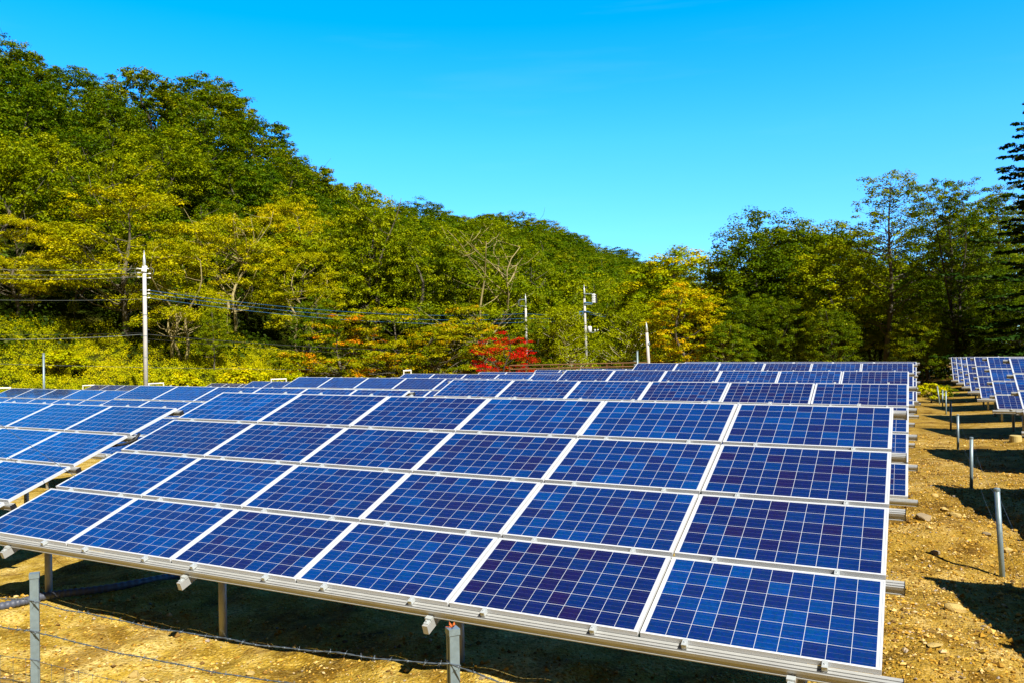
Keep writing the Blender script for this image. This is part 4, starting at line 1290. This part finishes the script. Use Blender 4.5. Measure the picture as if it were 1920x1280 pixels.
for i, (y0, y1, nm) in enumerate(((545, 588, 'upper'), (551, 597, 'middle'), (559, 604, 'lower'))):
    span('power_line', f'{nm} of three blue lines from the tall pole to the pole with the loop bracket', (281, y0, 70), (987, y1, 93), 0.9, 0.026, 'blue_cable')
    span('power_line', f'{nm} of three blue lines between the loop bracket pole and the transformer pole', (987, y1, 93), (1098, (584, 588, 593)[i], 92), 0.25, 0.026, 'blue_cable')
span('power_line', 'green blue line leaving the transformer pole towards the orange tree, upper one', (1104, 586, 92), (1420, 600, 96), 0.6, 0.02, 'blue_cable')
span('power_line', 'green blue line leaving the transformer pole towards the orange tree, lower one', (1104, 589, 92), (1420, 604, 96), 0.7, 0.02, 'blue_cable')
span('power_line', 'thick black cable running left from the lower part of the tall pole', (-60, 636, 66), (271, 627, 70), 0.15, 0.032, 'grey_cable')
span('power_line', 'thin cable just above the thick one left of the tall pole', (-60, 627, 66), (271, 624, 70), 0.1, 0.014, 'black_cable')
span('power_line', 'black cable from the lower part of the tall pole to the loop bracket pole', (275, 627, 70), (987, 656, 93), 0.55, 0.034, 'black_cable')
span('power_line', 'thin black cable below the thick one right of the tall pole', (275, 635, 70), (987, 662, 93), 0.6, 0.016, 'black_cable')
span('power_line', 'lowest thin wire right and left of the tall pole', (-60, 680, 66), (620, 692, 80), 0.1, 0.014, 'grey_cable')
span('power_line', 'grey lower line from the loop bracket pole to the transformer pole', (987, 656, 93), (1102, 650, 92), 0.2, 0.03, 'grey_cable')
b = MB()
for dx, py in ((-0.3, 504), (0.3, 504)):
    s = 1 if dx > 0 else -1
    z = zat(273, py, 70)
    pts = [Vector((p1.x, p1.y, 0)) + cam_right * (s * q) + Vector((0, 0, z + w)) for q, w in ((0.25, 0.0), (0.55, 0.05), (0.75, -0.12), (0.72, -0.4), (0.6, -0.55))]
    b.tube(pts, 0.02, 6)
tag(b.build('jumper_cable', MAT['grey_cable'], smooth=True), 'looped jumper cables at the insulators of the tall utility pole', 'power line', 'power lines between the poles')

# ------------------------------------------------------------------ white hoop frames and the brown rail fence
def hoop(label, px0, px1, py0, py1, D, h):
    a = at((px0 + px1) / 2, D)
    t = thing('hoop_frame', label, 'metal frame', a, 'white hoop frames behind the far arrays')
    def P(px, py):
        d = ray(px, py); k = D / math.hypot(d[0], d[1])
        return Vector((d[0] * k, d[1] * k, CAMZ + d[2] * k)) - a
    A_, B_ = P(px0, py0), P(px1, py1)
    for q in (A_, B_):
        b = MB(); b.tube([Vector((q.x, q.y, -0.2)), q], 0.035, 6); obj('upright', b.mesh('upright', MAT['white_paint']), t)
    b = MB(); b.tube([A_ - (B_ - A_).normalized() * 0.03, B_ + (B_ - A_).normalized() * 0.03], 0.045, 6); obj('crossbar', b.mesh('crossbar', MAT['white_paint']), t)
hoop('white hoop frame on the upper edge of the far array before the yellow meadow', 509, 537, 710.5, 709.5, 60, 1)
hoop('white hoop frame just right of the foot of the tall utility pole', 279, 307, 719, 717.5, 62, 1)
hoop('white hoop frame left of the small far array', 156, 178, 722.5, 721.5, 73, 1)
hoop('white hoop frame at the left picture edge', -14, 20, 727.5, 726.5, 52, 1)
hoop('thin white hoop frame at the left corner of the fourth array of the left block', 757.5, 771, 694.5, 693.5, 44, 1)

a = at(955, 74); c = at(1255, 78)
fr = thing('rail_fence', 'brown painted rail fence between the red maple and the birches', 'fence', a)
zt = height_to(1000, 683.5, 74); zl = height_to(1000, 690.5, 74)
n = 10
for i in range(n + 1):
    q = a + (c - a) * (i / n)
    b = MB(); b.box(-0.05, 0.05, -0.05, 0.05, -0.4, zt - a.z + 0.02); obj('fence_upright', b.mesh('fence_upright', MAT['brown_paint']), fr, loc=(q.x - a.x, q.y - a.y, 0))
for z, nm in ((zt, 'top_rail'), (zl, 'lower_rail')):
    b = MB(); v = c - a
    side = Vector((v.y, -v.x, 0)).normalized() * 0.06
    b.tube([side + Vector((0, 0, z - a.z)), side + Vector((v.x, v.y, z - a.z))], 0.05, 6); obj(nm, b.mesh(nm, MAT['brown_paint']), fr)
